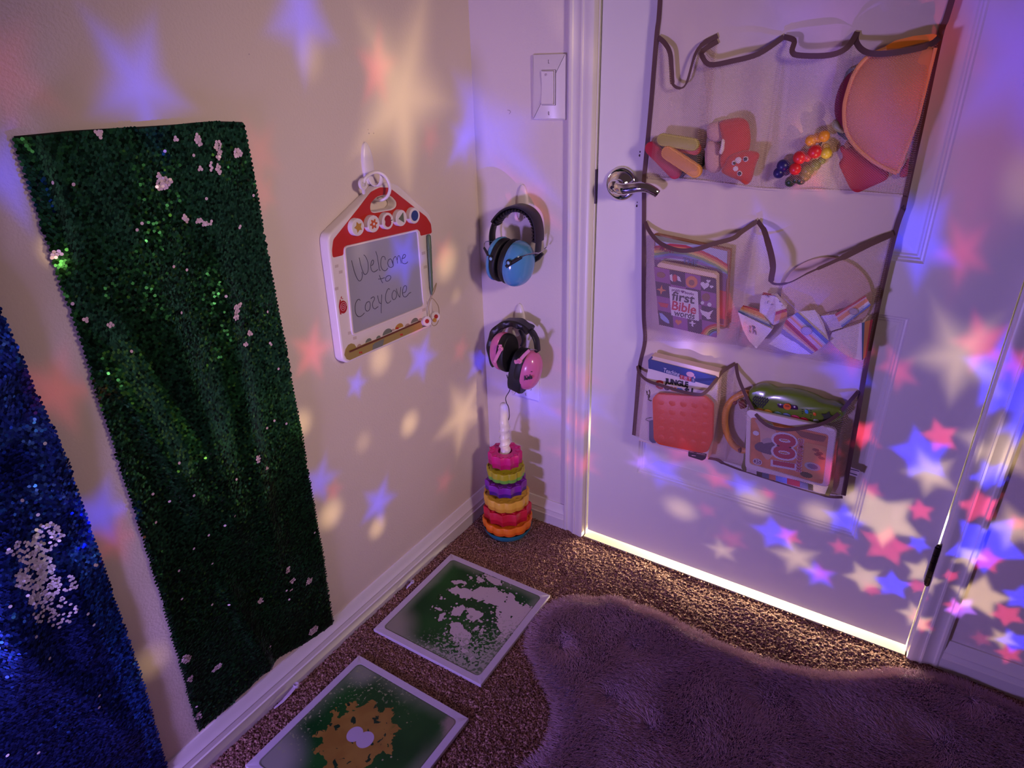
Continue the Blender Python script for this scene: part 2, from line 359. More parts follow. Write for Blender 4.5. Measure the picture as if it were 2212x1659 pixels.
# ------------------------------------------------------------------ liquid floor tiles
def tile_mat(kind):
    m = bpy.data.materials.new('liquid_gel_'+kind); m.use_nodes = True; N, L = nodes(m); b = N['Principled BSDF']
    b.inputs['Roughness'].default_value = .3; b.inputs['Specular IOR Level'].default_value = .2
    tc = N.new('ShaderNodeTexCoord'); co = tc.outputs['Object']
    def math_(op, a, bb=None, c=None, clamp=False):
        n = N.new('ShaderNodeMath'); n.operation = op; n.use_clamp = clamp
        for i, v in enumerate((a, bb, c)):
            if v is None: continue
            if isinstance(v, (int, float)): n.inputs[i].default_value = v
            else: L.new(v, n.inputs[i])
        return n.outputs[0]
    def noise_(sc, det=3, dist=0.0, off=(0, 0, 0), rough=.5):
        mp = N.new('ShaderNodeMapping'); mp.inputs['Location'].default_value = off; L.new(co, mp.inputs['Vector'])
        t = N.new('ShaderNodeTexNoise'); t.inputs['Scale'].default_value = sc; t.inputs['Detail'].default_value = det
        t.inputs['Distortion'].default_value = dist; t.inputs['Roughness'].default_value = rough; L.new(mp.outputs[0], t.inputs['Vector']); return t.outputs['Fac']
    def mr(v, a, bb, c=0.0, d=1.0):
        n = N.new('ShaderNodeMapRange'); n.clamp = True; n.interpolation_type = 'SMOOTHSTEP'
        for i, q in enumerate((v, a, bb, c, d)):
            if isinstance(q, (int, float)): n.inputs[i].default_value = q
            else: L.new(q, n.inputs[i])
        return n.outputs[0]
    def mix(f, a, bb):
        n = N.new('ShaderNodeMix'); n.data_type = 'RGBA'
        L.new(f, n.inputs[0]) if not isinstance(f, (int, float)) else None
        for k, q in ((6, a), (7, bb)):
            if isinstance(q, tuple): n.inputs[k].default_value = q+(1,)
            else: L.new(q, n.inputs[k])
        return n.outputs[2]
    sep = N.new('ShaderNodeSeparateXYZ'); L.new(co, sep.inputs[0]); x, y = sep.outputs[0], sep.outputs[1]
    def dist(cx, cy, ax=1.0, ay=1.0):
        a = math_('MULTIPLY', math_('SUBTRACT', x, cx), ax); c = math_('MULTIPLY', math_('SUBTRACT', y, cy), ay)
        return math_('SQRT', math_('ADD', math_('MULTIPLY', a, a), math_('MULTIPLY', c, c)))
    def blobs(lst, k=.012):
        """soft union of round patches: min distance-to-edge"""
        d = None
        for (cx, cy, r, ax, ay) in lst:
            q = math_('SUBTRACT', dist(cx, cy, ax, ay), r)
            d = q if d is None else math_('SMOOTH_MIN', d, q, k)
        return d
    pale = (.54, .45, .48); deep = (.006, .052, .010); mid = (.015, .095, .016)
    base = mix(mr(noise_(7, 2), .35, .7), deep, mid)
    # thin gel near the rim: the green pales to beige
    ex = math_('MAXIMUM', math_('ABSOLUTE', x), math_('ABSOLUTE', y))
    corner = math_('ADD', math_('ABSOLUTE', x), math_('ABSOLUTE', y))
    if kind == 'green':
        rim = mr(math_('ADD', ex, math_('MULTIPLY', noise_(14, 4), .03)), .118, .152)
        base = mix(math_('MULTIPLY', rim, .85), base, (.20, .24, .16))
        base = mix(mr(dist(-.135, -.135), .10, .03), base, (.27, .26, .20))
        d = blobs([(-.058, .046, .011, .8, .9), (-.031, .050, .016, .7, 1), (.000, .066, .020, .9, .9), (.030, .078, .026, .8, 1), (.062, .078, .026, 1, 1),
                   (.090, .055, .034, 1, 1), (.108, .020, .026, 1, .8), (.118, -.01, .012, 1.2, .6), (.030, .002, .017, 1, .9), (.046, -.004, .009, 1, 1), (.012, .012, .010, 1, 1),
                   (-.014, -.004, .011, 1, .6), (.012, -.050, .019, 1.2, .9), (.038, -.060, .021, 1, 1), (.050, -.072, .015, 1, 1), (-.077, .068, .008, .7, 1.2),
                   (-.058, .078, .007, .7, 1.5), (-.026, .106, .009, .7, 1.2), (-.052, .102, .006, .8, 1), (-.075, .007, .007, 1, 1), (-.064, -.022, .005, .6, 1.2), (-.037, -.042, .007, 1.3, .7),
                   (.068, -.026, .008, 1, 1), (.052, -.030, .006, 1, .5), (.067, -.092, .007, .8, 1), (.002, .122, .012, .5, 1.2), (.09, -.10, .006, 1, 1), (.118, .06, .02, 1, .7)], .006)
        n1 = math_('SUBTRACT', noise_(34, 3, .6), .5); n2 = math_('SUBTRACT', noise_(95, 2, .8, (3, 1, 0)), .5)
        e = math_('ADD', d, math_('ADD', math_('MULTIPLY', n1, .030), math_('MULTIPLY', n2, .014)))
        cells = mr(e, .0005, -.0008)
        # lace of small droplets around the patches
        vo = N.new('ShaderNodeTexVoronoi'); vo.inputs['Scale'].default_value = 105; L.new(co, vo.inputs['Vector'])
        near = mr(math_('ADD', d, math_('MULTIPLY', math_('SUBTRACT', noise_(22, 2, 0, (5, 5, 0)), .5), .07)), .030, .002)
        thr = math_('MULTIPLY', near, .30); drops = mr(math_('SUBTRACT', vo.outputs['Distance'], thr), .03, -.03)
        drops = math_('MULTIPLY', drops, math_('MULTIPLY', near, mr(x, -.085, -.06)))
        rimgreen = mr(math_('ABSOLUTE', math_('ADD', e, -.0015)), .0024, .0005)
        c = mix(rimgreen, base, (.008, .05, .006)); c = mix(drops, c, pale)
        c = mix(cells, c, pale)
        # dark drops left inside the pale area
        ins = mr(noise_(75, 1, 0, (9, 2, 0)), .70, .725); c = mix(math_('MULTIPLY', math_('MULTIPLY', ins, cells), mr(x, 0.0, .05)), c, (.01, .045, .01))
        # speckle towards the lower-right rim
        sp = mr(math_('ADD', noise_(150, 2, .5), math_('MULTIPLY', mr(math_('SUBTRACT', x, y), .04, .20), .16)), .60, .64)
        c = mix(math_('MULTIPLY', sp, mr(math_('SUBTRACT', x, y), .03, .12)), c, (.33, .33, .28))
    else:
        rim = mr(math_('ADD', ex, math_('MULTIPLY', noise_(12, 3), .05)), .125, .165)
        base = mix(math_('MULTIPLY', rim, .8), base, (.15, .19, .11))
        base = mix(mr(dist(-.125, -.125), .10, .03), base, (.26, .26, .22)); base = mix(mr(math_('ADD', dist(.145, .135), math_('MULTIPLY', noise_(40, 3), .05)), .075, .045), base, (.30, .24, .19))
        base = mix(mr(dist(-.11, .12), .05, .01), base, (.22, .25, .17))
        lst = [(-.012, .004, .066, 1, 1)] + [(-.012+.070*math.cos(a), .004+.070*math.sin(a), .010, 1, 1) for a in (0.1, .8, 1.35, 1.9, 2.5, 3.0, 3.6, 4.1, 4.8, 5.5)]
        d = blobs(lst, .006)
        n1 = math_('SUBTRACT', noise_(30, 2, .8), .5); n2 = math_('SUBTRACT', noise_(85, 2, 1.0, (3, 1, 0)), .5)
        e = math_('ADD', d, math_('ADD', math_('MULTIPLY', n1, .036), math_('MULTIPLY', n2, .020)))
        cells = mr(e, .0005, -.0006)
        holes = mr(noise_(58, 2, .6, (4, 7, 0)), .64, .655)
        vo = N.new('ShaderNodeTexVoronoi'); vo.inputs['Scale'].default_value = 90; L.new(co, vo.inputs['Vector'])
        near = mr(d, .045, .0); drops = math_('MULTIPLY', mr(vo.outputs['Distance'], .20, .14), math_('MULTIPLY', near, mr(noise_(20, 2, 0, (8, 8, 0)), .5, .56)))
        must = mix(mr(noise_(24, 3), .35, .7), (.25, .14, .025), (.31, .19, .035))
        must = mix(mr(noise_(17, 2, .5, (2, 9, 0)), .62, .72), must, (.12, .15, .02))
        c = mix(drops, base, (.36, .32, .18)); c = mix(cells, c, must)
        c = mix(math_('MULTIPLY', holes, cells), c, (.01, .035, .015))
        # two pale round patches in the middle
        c = mix(mr(blobs([(-.0195, .0055, .0150, 1, .9), (.0055, .0075, .0160, 1, .9)], .0005), .0006, -.0006), c, (.46, .38, .48))
        sp = mr(noise_(160, 2, .4), .60, .66); far = mr(math_('SUBTRACT', math_('MULTIPLY', y, .6), x), .01, .12)
        c = mix(math_('MULTIPLY', math_('MULTIPLY', sp, far), mr(d, .004, .02)), c, (.28, .33, .16))
    # fine dark line just inside the border
    L.new(c, b.inputs['Base Color'])
    return m
m_tb = mat('tile_border', (.56, .49, .60), .4)
def tile(cx, cy, ang, kind, label):
    T = Matrix.Translation((cx, cy, .0045)) @ Matrix.Rotation(ang, 4, 'Z'); h = .1477
    o = thing('liquid_floor_tile', (cx, cy, .0045), label, 'floor tile', 'square liquid gel tiles beside the left wall')
    o.rotation_euler.z = ang
    def loc(g, nm, m):
        ob = g.build(nm, m, None, org=(0, 0, 0)); ob.parent = o; ob.location = (0, 0, 0); return ob
    g = G(); ib = .0150; r0 = rrect(-h, -h, h, h, .0008, 6); r1 = rrect(-h+ib, -h+ib, h-ib, h-ib, .010, 6)
    g.rings([[(x, y, z) for x, y in q] for q, z in ((r0, 0), (r0, .0066), (rrect(-h+.0008, -h+.0008, h-.0008, h-.0008, .0008, 6), .0074), (r1, .0074), (r1, .0066))], caps=False)
    g.add([(x, y, 0) for x, y in r0], [tuple(range(len(r0)))]); loc(g, 'border', m_tb)
    g = G(); g.prism(rrect(-h+ib, -h+ib, h-ib, h-ib, .010, 6), .004, .0068); loc(g, 'gel_panel', tile_mat(kind))
    g = G(); a = rrect(-h+ib+.0016, -h+ib+.0016, h-ib-.0016, h-ib-.0016, .010, 6); b_ = inset(a, .0007)
    g.rings([[(x, y, z) for x, y in q] for q, z in ((a, .0066), (a, .0070), (b_, .0070), (b_, .0066))], caps=False); loc(g, 'seam_line', mat('tile_seam', (.07, .075, .055), .5))
    return o

tile(.197, -.406, .0157, 'green', 'square green liquid floor tile with pale splotches, between the corner and the yellow-centred tile')
tile(.2235, -.7743, .0006, 'yellow', 'square green liquid floor tile with a mustard yellow splash and two white dots')

# ------------------------------------------------------------------ sequin fabric panels on the left wall
def seq_mat(name, col, rough, isl, spec=.5, metal=.96):
    m = mat(name, col, rough, metal, island=isl); return m
m_gseq = [seq_mat('green_sequin', (.022, .115, .036), .30, .85), seq_mat('silver_pink_sequin', (.92, .74, .76), .35, .15, metal=.45), seq_mat('lit_green_sequin', (.07, .26, .04), .30, .6)]  # brighter third green paints glints and lit folds into the sequin colour
m_bseq = [seq_mat('blue_sequin', (.02, .05, .26), .36, .8), seq_mat('silver_sequin', (.92, .93, .95), .3, .2, metal=.45), seq_mat('lit_blue_sequin', (.04, .18, .80), .3, .5)]  # brighter third blue is painted glint; silver whitened towards a lamp reflection
def sequin_panel(name, label, edge, folds, clusters, mats, back, extra, dz=.0034, dy=.0043):
    """edge(z) -> (yl, yr);  folds: gaussian ridges on the cloth;  clusters: flipped sequins"""
    z0, z1, top, bot = edge['z0'], edge['z1'], edge['top'], edge['bot']
    L_, R_ = edge['l'], edge['r']
    def lerp(tab, z):
        return np.interp(z, [t[0] for t in tab], [t[1] for t in tab])
    def depth(y, z):
        d = .0060 + .0012*np.sin(y*37+z*9) + .0008*np.sin(z*41-y*17)
        for (ya, za, yb, zb, w, h) in folds:
            dx, dzz = yb-ya, zb-za; ln = math.hypot(dx, dzz); t = ((y-ya)*dx+(z-za)*dzz)/ln/ln
            s = ((y-ya)*dzz-(z-za)*dx)/ln; f = np.clip(np.minimum(t+.08, 1.08-t)*6, 0, 1); d = d + h*f*np.exp(-(s/w)**2)
        return d
    root = thing(name, (0, (L_[0][1]+R_[0][1])/2, z0), label, 'sequin fabric', 'sequin fabric panels taped to the left wall')
    # cloth backing
    nz, ny = 90, 34; P = []
    for i in range(nz+1):
        row = []
        for j in range(ny+1):
            s = j/ny; t = i/nz
            zt = lerp(top, s); zb = lerp(bot, s); z = zb+(zt-zb)*t
            yl, yr = lerp(L_, z), lerp(R_, z); y = yl+(yr-yl)*s; row.append(V(float(depth(y, z)), y, z))
        P.append(row)
    g = G(); g.grid(P); g.build('cloth', back, root, ang=180, solid=.0009)
    # sequins in staggered rows
    vs = []; mi = []
    zz = np.arange(z0-.02, z1+.02, dz); hexa = np.arange(8)*PI/4
    C = []
    for k, z in enumerate(zz):
        yy = np.arange(min(l[1] for l in L_)-.01, max(r[1] for r in R_)+.01, dy) + (dy/2 if k % 2 else 0)
        for y in yy: C.append((y, z))
    C = np.array(C); C += rng.normal(0, .00035, C.shape)
    yl, yr = lerp(L_, C[:, 1]), lerp(R_, C[:, 1]); s = (C[:, 0]-yl)/(yr-yl)
    ok = (s > -.008) & (s < 1.006) & (C[:, 1] < lerp(top, np.clip(s, 0, 1))-.001) & (C[:, 1] > lerp(bot, np.clip(s, 0, 1))+.001); C = C[ok]
    n = len(C); y, z = C[:, 0], C[:, 1]; e = .002
    dd = depth(y, z); gy = (depth(y+e, z)-dd)/e; gz = (depth(y, z+e)-dd)/e
    tid = np.zeros(n, int)
    # patches of disturbed cloth tilt together
    tilt = rng.normal(0, .055, n); yaw = rng.normal(0, .06, n)
    w = np.array([noise.noise(Vector((a*9, b*9, 3.3))) for a, b in C]); wild = w > .22
    tilt[wild] += rng.normal(0, .22, wild.sum())*.7; yaw[wild] += rng.normal(0, .22, wild.sum())*.7
    tid[(rng.random(n) < .05) & wild] = 2; tid[rng.random(n) < .006] = 2  # scattered glints, painted as brighter sequins
    lone = rng.random(n) < .0018; tid[lone] = 1
    for (cy, cz, ry, rz) in clusters:
        q = ((y-cy)/ry)**2+((z-cz)/rz)**2 < 1+rng.normal(0, .12, n); tid[q] = 1
    extra(y, z, tid, rng, tilt, yaw)
    off = np.where(tid == 1, .0026, .0014) + rng.random(n)*.0009
    nx = np.ones(n); ny_ = -gy+np.sin(yaw); nz_ = -gz+np.sin(tilt)-.10
    N3 = np.stack([nx, ny_, nz_], 1); N3 /= np.linalg.norm(N3, axis=1)[:, None]
    A = np.cross(np.tile([0, 0, 1.0], (n, 1)), N3); A /= np.linalg.norm(A, axis=1)[:, None]; B = np.cross(N3, A)
    cen = np.stack([dd+off, y, z], 1); r = .00245
    ring = cen[:, None, :] + r*(np.cos(hexa)[None, :, None]*A[:, None, :]+np.sin(hexa)[None, :, None]*B[:, None, :])
    me = npmesh('sequins', ring.reshape(-1, 3)-np.array(root.location), np.arange(n*8).reshape(n, 8), mats, tid, smooth=False)
    ob = bpy.data.objects.new('sequins', me); COL.objects.link(ob); ob.parent = root; tag(ob, kind='stuff')
    return root
def cl(px, py, ry=.006, rz=.006):
    q = onW(px, py, .01); return (q.y, q.z, ry, rz)
def fold(x0, y0, x1, y1, w, h):
    a, b = onW(x0, y0, .008), onW(x1, y1, .008); return (a.y, a.z, b.y, b.z, w, h)
def nothing(*a): pass
gcl = [cl(358, 392, .011, .006), cl(352, 402, .009, .005), cl(345, 385, .003, .008), cl(110, 550, .012, .006), cl(428, 302, .006, .009), cl(474, 318, .006, .009), cl(475, 338, .004, .006), cl(473, 365, .004, .009),
       cl(457, 360, .003, .007), cl(516, 332, .007, .007), cl(216, 288, .006, .006), cl(400, 470, .004, .004), cl(403, 478, .003, .004), cl(430, 478, .006, .003), cl(442, 484, .006, .003), cl(507, 668, .006, .008), cl(505, 684, .004, .006),
       cl(510, 660, .009, .004), cl(180, 690, .004, .005), cl(236, 700, .005, .004), cl(553, 990, .005, .007), cl(622, 1232, .006, .007), cl(632, 1254, .006, .005), cl(667, 1255, .008, .007), cl(628, 1275, .003, .003),
       cl(565, 1300, .005, .008), cl(400, 1420, .008, .009), cl(470, 1443, .010, .005), cl(410, 1465, .007, .006), cl(678, 1360, .013, .009), cl(430, 1548, .006, .009), cl(520, 490, .003, .003), cl(540, 720, .004, .005), cl(530, 745, .004, .004),
       cl(120, 610, .004, .004), cl(210, 876, .003, .003), cl(575, 1010, .004, .004), cl(455, 480, .003, .003), cl(585, 745, .003, .004), cl(433, 365, .004, .004), cl(380, 300, .003, .003)]
gp = dict(z0=.065, z1=1.11, l=[(0, -.957), (.089, -.949), (.4, -.938), (.8, -.930), (1.105, -.926), (1.2, -.926)], r=[(0, -.632), (.068, -.627), (.25, -.618), (.6, -.615), (1.0, -.611), (1.2, -.611)],
          top=[(0, 1.103), (.2, 1.103), (.55, 1.099), (.66, 1.098), (.74, 1.098), (.85, 1.097), (1, 1.092)], bot=[(0, .087), (.15, .083), (.35, .088), (.55, .098), (.75, .079), (1, .067)])
def gextra(y, z, tid, rng, tilt, yaw):
    a, b = onW(240, 740, .01), onW(420, 1010, .01); t = ((y-a.y)*(b.y-a.y)+(z-a.z)*(b.z-a.z))/((b.y-a.y)**2+(b.z-a.z)**2)
    s = ((y-a.y)*(b.z-a.z)-(z-a.z)*(b.y-a.y))/math.hypot(b.y-a.y, b.z-a.z); q = (np.abs(s) < .028) & (t > 0) & (t < 1); r = rng.random(len(y))
    tid[q & (r < .22)] = 2; tilt[q] += .28  # light along the fold ridge, painted with brighter sequins
    q = (y > onW(430, 900).y) & (z < onW(500, 700).z) & (z > onW(500, 1010).z); tid[q & (r < .05)] = 2; tilt[q] += .12
    q = z < .45; tilt[q] -= .12
sequin_panel('sequin_panel', 'green sequin fabric strip on the left wall, the nearer to the corner', gp,
    [fold(200, 700, 440, 1120, .022, .012), fold(330, 560, 520, 1180, .030, .010), fold(470, 560, 600, 1250, .020, .008), fold(120, 560, 420, 1500, .02, .006), fold(480, 1250, 600, 1480, .014, .008), fold(260, 430, 420, 700, .02, -.003), fold(60, 300, 150, 560, .012, .008)],
    gcl, m_gseq, mat('black_net_cloth', (.006, .016, .008), .8), gextra)
bp_ = dict(z0=-.0, z1=1.02, l=[(0, -1.42), (1.3, -1.42)], r=[(0, -1.030), (.067, -1.019), (.3, -1.004), (.687, -.996), (.9, -1.004), (1.1, -1.012)], top=[(0, 1.02), (1, 1.02)], bot=[(0, .012), (1, .012)])
def bextra(y, z, tid, rng, tilt, yaw):
    r = rng.random(len(y)); q = (z > .52) ; w = np.sin(y*55+z*13)*np.sin(z*47-y*20) > -.1
    tilt[q & w] += .30; yaw[q & w] += rng.normal(0, .12, (q & w).sum()); tid[q & (r < .05)] = 2  # glints on the upper cloth, painted with brighter sequins
    for (px, py, rad, pr) in [(95, 1160, .022, .6), (60, 1190, .016, .6), (75, 1230, .022, .75), (90, 1270, .022, .75), (100, 1310, .02, .5), (55, 1240, .018, .7), (200, 1205, .014, .5), (205, 1225, .012, .6), (130, 1325, .02, .3), (140, 1260, .014, .3), (30, 1180, .012, .4)]:  # flipped silver sequins, their white also standing for a reflected lamp
        c = onW(px, py, .01); k = (y-c.y)**2+(z-c.z)**2 < rad**2; tid[k & (r < pr)] = 1; tilt[k] += rng.normal(0, .15, k.sum())
    k = (y > -1.036) & (z > .12) & (z < .58) & (r < .55); tid[k] = 2
sequin_panel('sequin_panel', 'royal blue sequin fabric strip cut by the left edge of the photo', bp_,
    [fold(-60, 700, 60, 1500, .03, .012), fold(60, 900, 200, 1400, .03, .010), fold(-20, 1350, 300, 1600, .02, .006)], [], m_bseq, mat('navy_net_cloth', (.006, .008, .05), .8), bextra)

# ------------------------------------------------------------------ fur rug
rug_px = [(1100,1659),(1150,1625),(1180,1595),(1197,1540),(1190,1490),(1165,1440),(1143,1390),(1142,1350),(1165,1310),(1200,1285),(1245,1273),(1290,1276),(1335,1275),(1370,1288),(1420,1305),(1460,1325),(1520,1352),(1560,1374),(1620,1395),(1700,1420),(1760,1432),(1830,1437),(1900,1433),(1955,1428),(2000,1435),(2040,1445),(2075,1452),(2110,1466),(2160,1487),(2212,1512)]
ro = [(q.x, q.y) for q in (onF(a, b, .030) for a, b in rug_px)] + [(1.40, -.075), (1.52, -.16), (1.56, -.35), (1.50, -.55), (1.42, -.70), (1.40, -.86), (1.28, -.98), (1.08, -1.0), (.92, -.93), (.78, -.90), (.64, -.90), (.52, -.83), (.475, -.74)]
ro = [(x, min(y, -.034 if x < 1.13 else -.026)) for x, y in ro]
ro = np.array([(p.x, p.y) for p in spline([(x, y, 0) for x, y in ro]+[(ro[0][0], ro[0][1], 0)], 4)])[:-1]
def inpoly(P, poly):
    x, y = P[:, 0], P[:, 1]; ins = np.zeros(len(P), bool); n = len(poly)
    for i in range(n):
        x0, y0 = poly[i-1]; x1, y1 = poly[i]
        c = ((y0 > y) != (y1 > y)) & (x < (x1-x0)*(y-y0)/(y1-y0+1e-12)+x0); ins ^= c
    return ins
def pdist(P, poly):
    d = np.full(len(P), 9.0); n = len(poly)
    for i in range(n):
        a, b = poly[i-1], poly[i]; ab = b-a; t = np.clip(((P-a)@ab)/(ab@ab+1e-12), 0, 1); q = P-(a+t[:, None]*ab)
        d = np.minimum(d, np.hypot(q[:, 0], q[:, 1]))
    return d
dents = [(onF(a, b, .03), r, k) for a, b, r, k in ((1212, 1385, .035, .012), (1370, 1385, .03, .007), (1310, 1490, .035, .010), (1400, 1560, .04, .007), (1650, 1500, .05, .008), (2020, 1590, .05, .010), (2100, 1500, .05, .006))]
def rugh(P, d):
    h = .016*smooth01(0, .05, d) + .0035*np.sin(P[:, 0]*17+P[:, 1]*6)*np.sin(P[:, 1]*15-P[:, 0]*5)*smooth01(0, .08, d)+.0015*np.sin(P[:, 0]*47+1)*np.sin(P[:, 1]*39)
    for q, r, k in dents:
        rr = (P[:, 0]-q.x)**2+(P[:, 1]-q.y)**2; h = h - k*np.exp(-rr/r/r)*smooth01(0, .04, d)
    return np.maximum(h, 0)+.007
s_ = .009; gx, gy = np.meshgrid(np.arange(ro[:, 0].min()-s_, ro[:, 0].max()+s_, s_), np.arange(ro[:, 1].min()-s_, ro[:, 1].max()+s_, s_), indexing='ij')
Pg = np.stack([gx.ravel(), gy.ravel()], 1); ins = inpoly(Pg, ro); dg = pdist(Pg, ro); keep = ins & (dg > .004)
hz = np.where(keep, rugh(Pg, dg), 0.004); Fg = gridfaces(*gx.shape); Fg = Fg[keep[Fg].any(1)]
used = np.unique(Fg); mp = -np.ones(len(Pg), int); mp[used] = np.arange(len(used))
V3 = np.column_stack([Pg, hz])[used]
# pull the fringe vertices onto the outline
fr = ~keep[used]
for i in np.where(fr)[0]:
    k = np.argmin(np.hypot(ro[:, 0]-V3[i, 0], ro[:, 1]-V3[i, 1])); V3[i, :2] = ro[k]; V3[i, 2] = .005
m_rug = mat('rug_hide', (.15, .10, .17), .9); m_fur = mat('rug_fur', (.52, .33, .43), .8, spec=.15, sheen=.1)
rg = thing('fur_rug', (float(ro[:, 0].mean()), float(ro[:, 1].mean()), 0), 'mauve grey faux fur rug with a wavy edge in front of the door', 'rug')
me = npmesh('hide', V3-np.array(rg.location), mp[Fg], m_rug); ob = bpy.data.objects.new('hide', me); COL.objects.link(ob); ob.parent = rg
NH = 230000
lo, hi = ro.min(0), ro.max(0); R0 = rng.random((int(NH*2.1), 2))*(hi-lo)+lo
vis = (R0[:, 1] > -.80) & (R0[:, 0] < 1.5); R0 = R0[(vis | (rng.random(len(R0)) < .25))]
R0 = R0[inpoly(R0, ro)][:NH]; dR = pdist(R0, ro); H0 = rugh(R0, dR)
e_ = .006; ddx = pdist(R0+[e_, 0], ro)-dR; ddy = pdist(R0+[0, e_], ro)-dR; out = -np.stack([ddx, ddy], 1)/e_; out /= (np.linalg.norm(out, axis=1)[:, None]+1e-6)
def nz2(P, s, o): return np.array([noise.noise(Vector((a*s, b*s, o))) for a, b in P])
a1 = nz2(R0, 5, 1.5)*2.6+nz2(R0, 20, 7.5)*.55; flow = np.stack([np.cos(a1-2.2), np.sin(a1-2.2)], 1)
wE = (1-smooth01(.0, .045, dR))[:, None]; hd = flow*(1-wE)*.75+out*wE*.9
for q, r, k in dents:
    v = R0-np.array([q.x, q.y]); rr = np.linalg.norm(v, axis=1)[:, None]; hd += v/(rr+1e-4)*np.exp(-(rr/r)**2)*.8
hd += rng.normal(0, .22, hd.shape); n = len(R0); ln = .0125*(.75+.5*rng.random(n))*(.9+.15*nz2(R0, 30, 2.2))
lift = np.clip(.75+.25*nz2(R0, 14, 4.4)+rng.normal(0, .12, n), .25, 1.2)*(1-.45*wE[:, 0])
tt = np.array([0, .35, .7, 1.0]); P4 = np.zeros((n, 4, 3))
for k, t in enumerate(tt):
    hor = hd*(t**1.5*ln)[:, None]; P4[:, k, :2] = R0+hor; P4[:, k, 2] = np.maximum(H0-.001+lift*ln*(t-.38*t*t), .004)
rad = np.tile(np.array([.00042, .0004, .00032, .00012]), n)
hc_ = bpy.data.hair_curves.new('fur'); hc_.add_curves([4]*n)
hc_.attributes['position'].data.foreach_set('vector', (P4.reshape(-1, 3)-np.array(rg.location)).astype(np.float32).ravel())
at_ = hc_.attributes.get('radius') or hc_.attributes.new('radius', 'FLOAT', 'POINT'); at_.data.foreach_set('value', rad.astype(np.float32))
hc_.materials.append(m_fur); fo = bpy.data.objects.new('fur', hc_); COL.objects.link(fo); fo.parent = rg; tag(fo, kind='stuff')
# ------------------------------------------------------------------ helpers for traced things
def shape2d(polys, T, z0, z1, name, m, parent, bev=0.0, **kw):
    """flat plate of real thickness with holes: first polygon is the outline, the others are holes"""
    c = bpy.data.curves.new(name, 'CURVE'); c.dimensions = '2D'; c.fill_mode = 'BOTH'; c.extrude = max((z1-z0)/2-bev, 1e-5)
    c.bevel_depth = bev; c.bevel_resolution = 2
    for p in polys:
        if bev: p = inset(p, bev) if p is polys[0] else inset(p, -bev)
        s = c.splines.new('POLY'); s.points.add(len(p)-1)
        for i, (x, y) in enumerate(p): s.points[i].co = (x, y, 0, 1)
        s.use_cyclic_u = True
    o = bpy.data.objects.new(name, c); COL.objects.link(o); me = bpy.data.meshes.new_from_object(o); bpy.data.objects.remove(o)
    me.transform(Matrix.Translation(-parent_world(parent)) @ T @ Matrix.Translation((0, 0, (z0+z1)/2))); me.name = name
    me.materials.clear(); me.materials.append(m); me.polygons.foreach_set('use_smooth', [True]*len(me.polygons)); me.set_sharp_from_angle(angle=math.radians(35))
    ob = bpy.data.objects.new(name, me); COL.objects.link(ob); ob.parent = parent; return tag(ob, **kw)
def zm(x0, y0, k): return lambda zx, zy: (x0+zx/k, y0+zy/k)       # crop pixels -> photo pixels
m_white = mat('white_plastic', (.78, .72, .74), .3)
m_black = mat('black_plastic', (.010, .009, .012), .38)
m_rubber = mat('black_cushion', (.008, .008, .010), .55)
m_wire = mat('steel_wire', (.6, .58, .62), .2, 1.0)

# ------------------------------------------------------------------ adhesive hooks
def hook(T, o, label):
    t = thing('adhesive_hook', o, label, 'hook', 'white adhesive wall hooks')
    g = G(T); n = 28; rs = []
    for f, z in ((1, 0), (1, .0035), (.93, .0055), (.75, .0070), (.4, .0080)):
        rs.append([(.0140*f*math.cos(2*PI*k/n), .0385*f*math.sin(2*PI*k/n)*(1+.08*math.sin(2*PI*k/n)), z) for k in range(n)])
    g.rings(rs); g.build('base', m_white, t)
    g = G(T); g.tube(spline([(0, -.020, .004), (0, -.033, .012), (0, -.036, .022), (0, -.030, .031), (0, -.019, .0345), (0, -.010, .0335)], 5),
                     [.0075, .0075, .0072, .0070, .0068, .0066, .0064, .0062, .0060, .0060, .0058, .0057, .0056, .0055, .0054, .0053, .0052, .0050, .0048, .0046, .0044, .0042, .0040, .0036, .0030, .002], 10, flat=(.45, 1.0), up=V(0, 0, 1) if True else None)
    g.build('prong', m_white, t); return t
hb = V(.127, 0, .871); hook(frame(hb, (1, 0, 0), (0, 0, 1)), hb, 'white adhesive hook holding the blue earmuffs')
hp = V(.112, 0, .5865+.001); hook(frame(hp, (1, 0, 0), (0, 0, 1)), hp, 'white adhesive hook holding the pink earmuffs')
hw = V(0, -.352, .9935); hook(frame(hw, (0, 1, 0), (0, 0, 1)), hw, 'white adhesive hook on the left wall above the drawing board')

# ------------------------------------------------------------------ drawing board on the left wall
FX = .024
TB = frame((0, 0, 0), (0, 1, 0), (0, 0, 1))          # local (y, z, x)
def wl(px, py, x=FX): q = onW(px, py, x); return (q.y, q.z)
zA = zm(680, 290, 3.19); zB = zm(740, 530, 9.217); zC = zm(700, 390, 8.848); zD = zm(710, 640, 8.848)
def P2(z, pts, x=FX): return [wl(*z(a, b), x) for a, b in pts]
bt = thing('drawing_board', (0, -.36, .63), 'house shaped magnetic drawing board with red roof and handwriting, hanging on the left wall', 'drawing board')
outline = roundpoly(P2(zA, [(90, 700), (455, 335), (560, 335), (800, 555), (812, 640), (812, 1318), (800, 1330), (225, 1580), (195, 1560), (95, 790)]), [.03, .03, .02, .02, .01, .01, .015, .03, .02, .02])
outline = outline[::-1]
hole = roundpoly(P2(zC, [(893, 520), (905, 440), (1010, 330), (1160, 290), (1280, 320), (1370, 420), (1365, 490), (1300, 540), (960, 597), (905, 580)]), .006, 3)
mwb = mat('board_white_plastic', (.80, .72, .70), .32)
shape2d([outline, hole], TB, .0002, FX, 'body', mwb, bt, bev=.004)
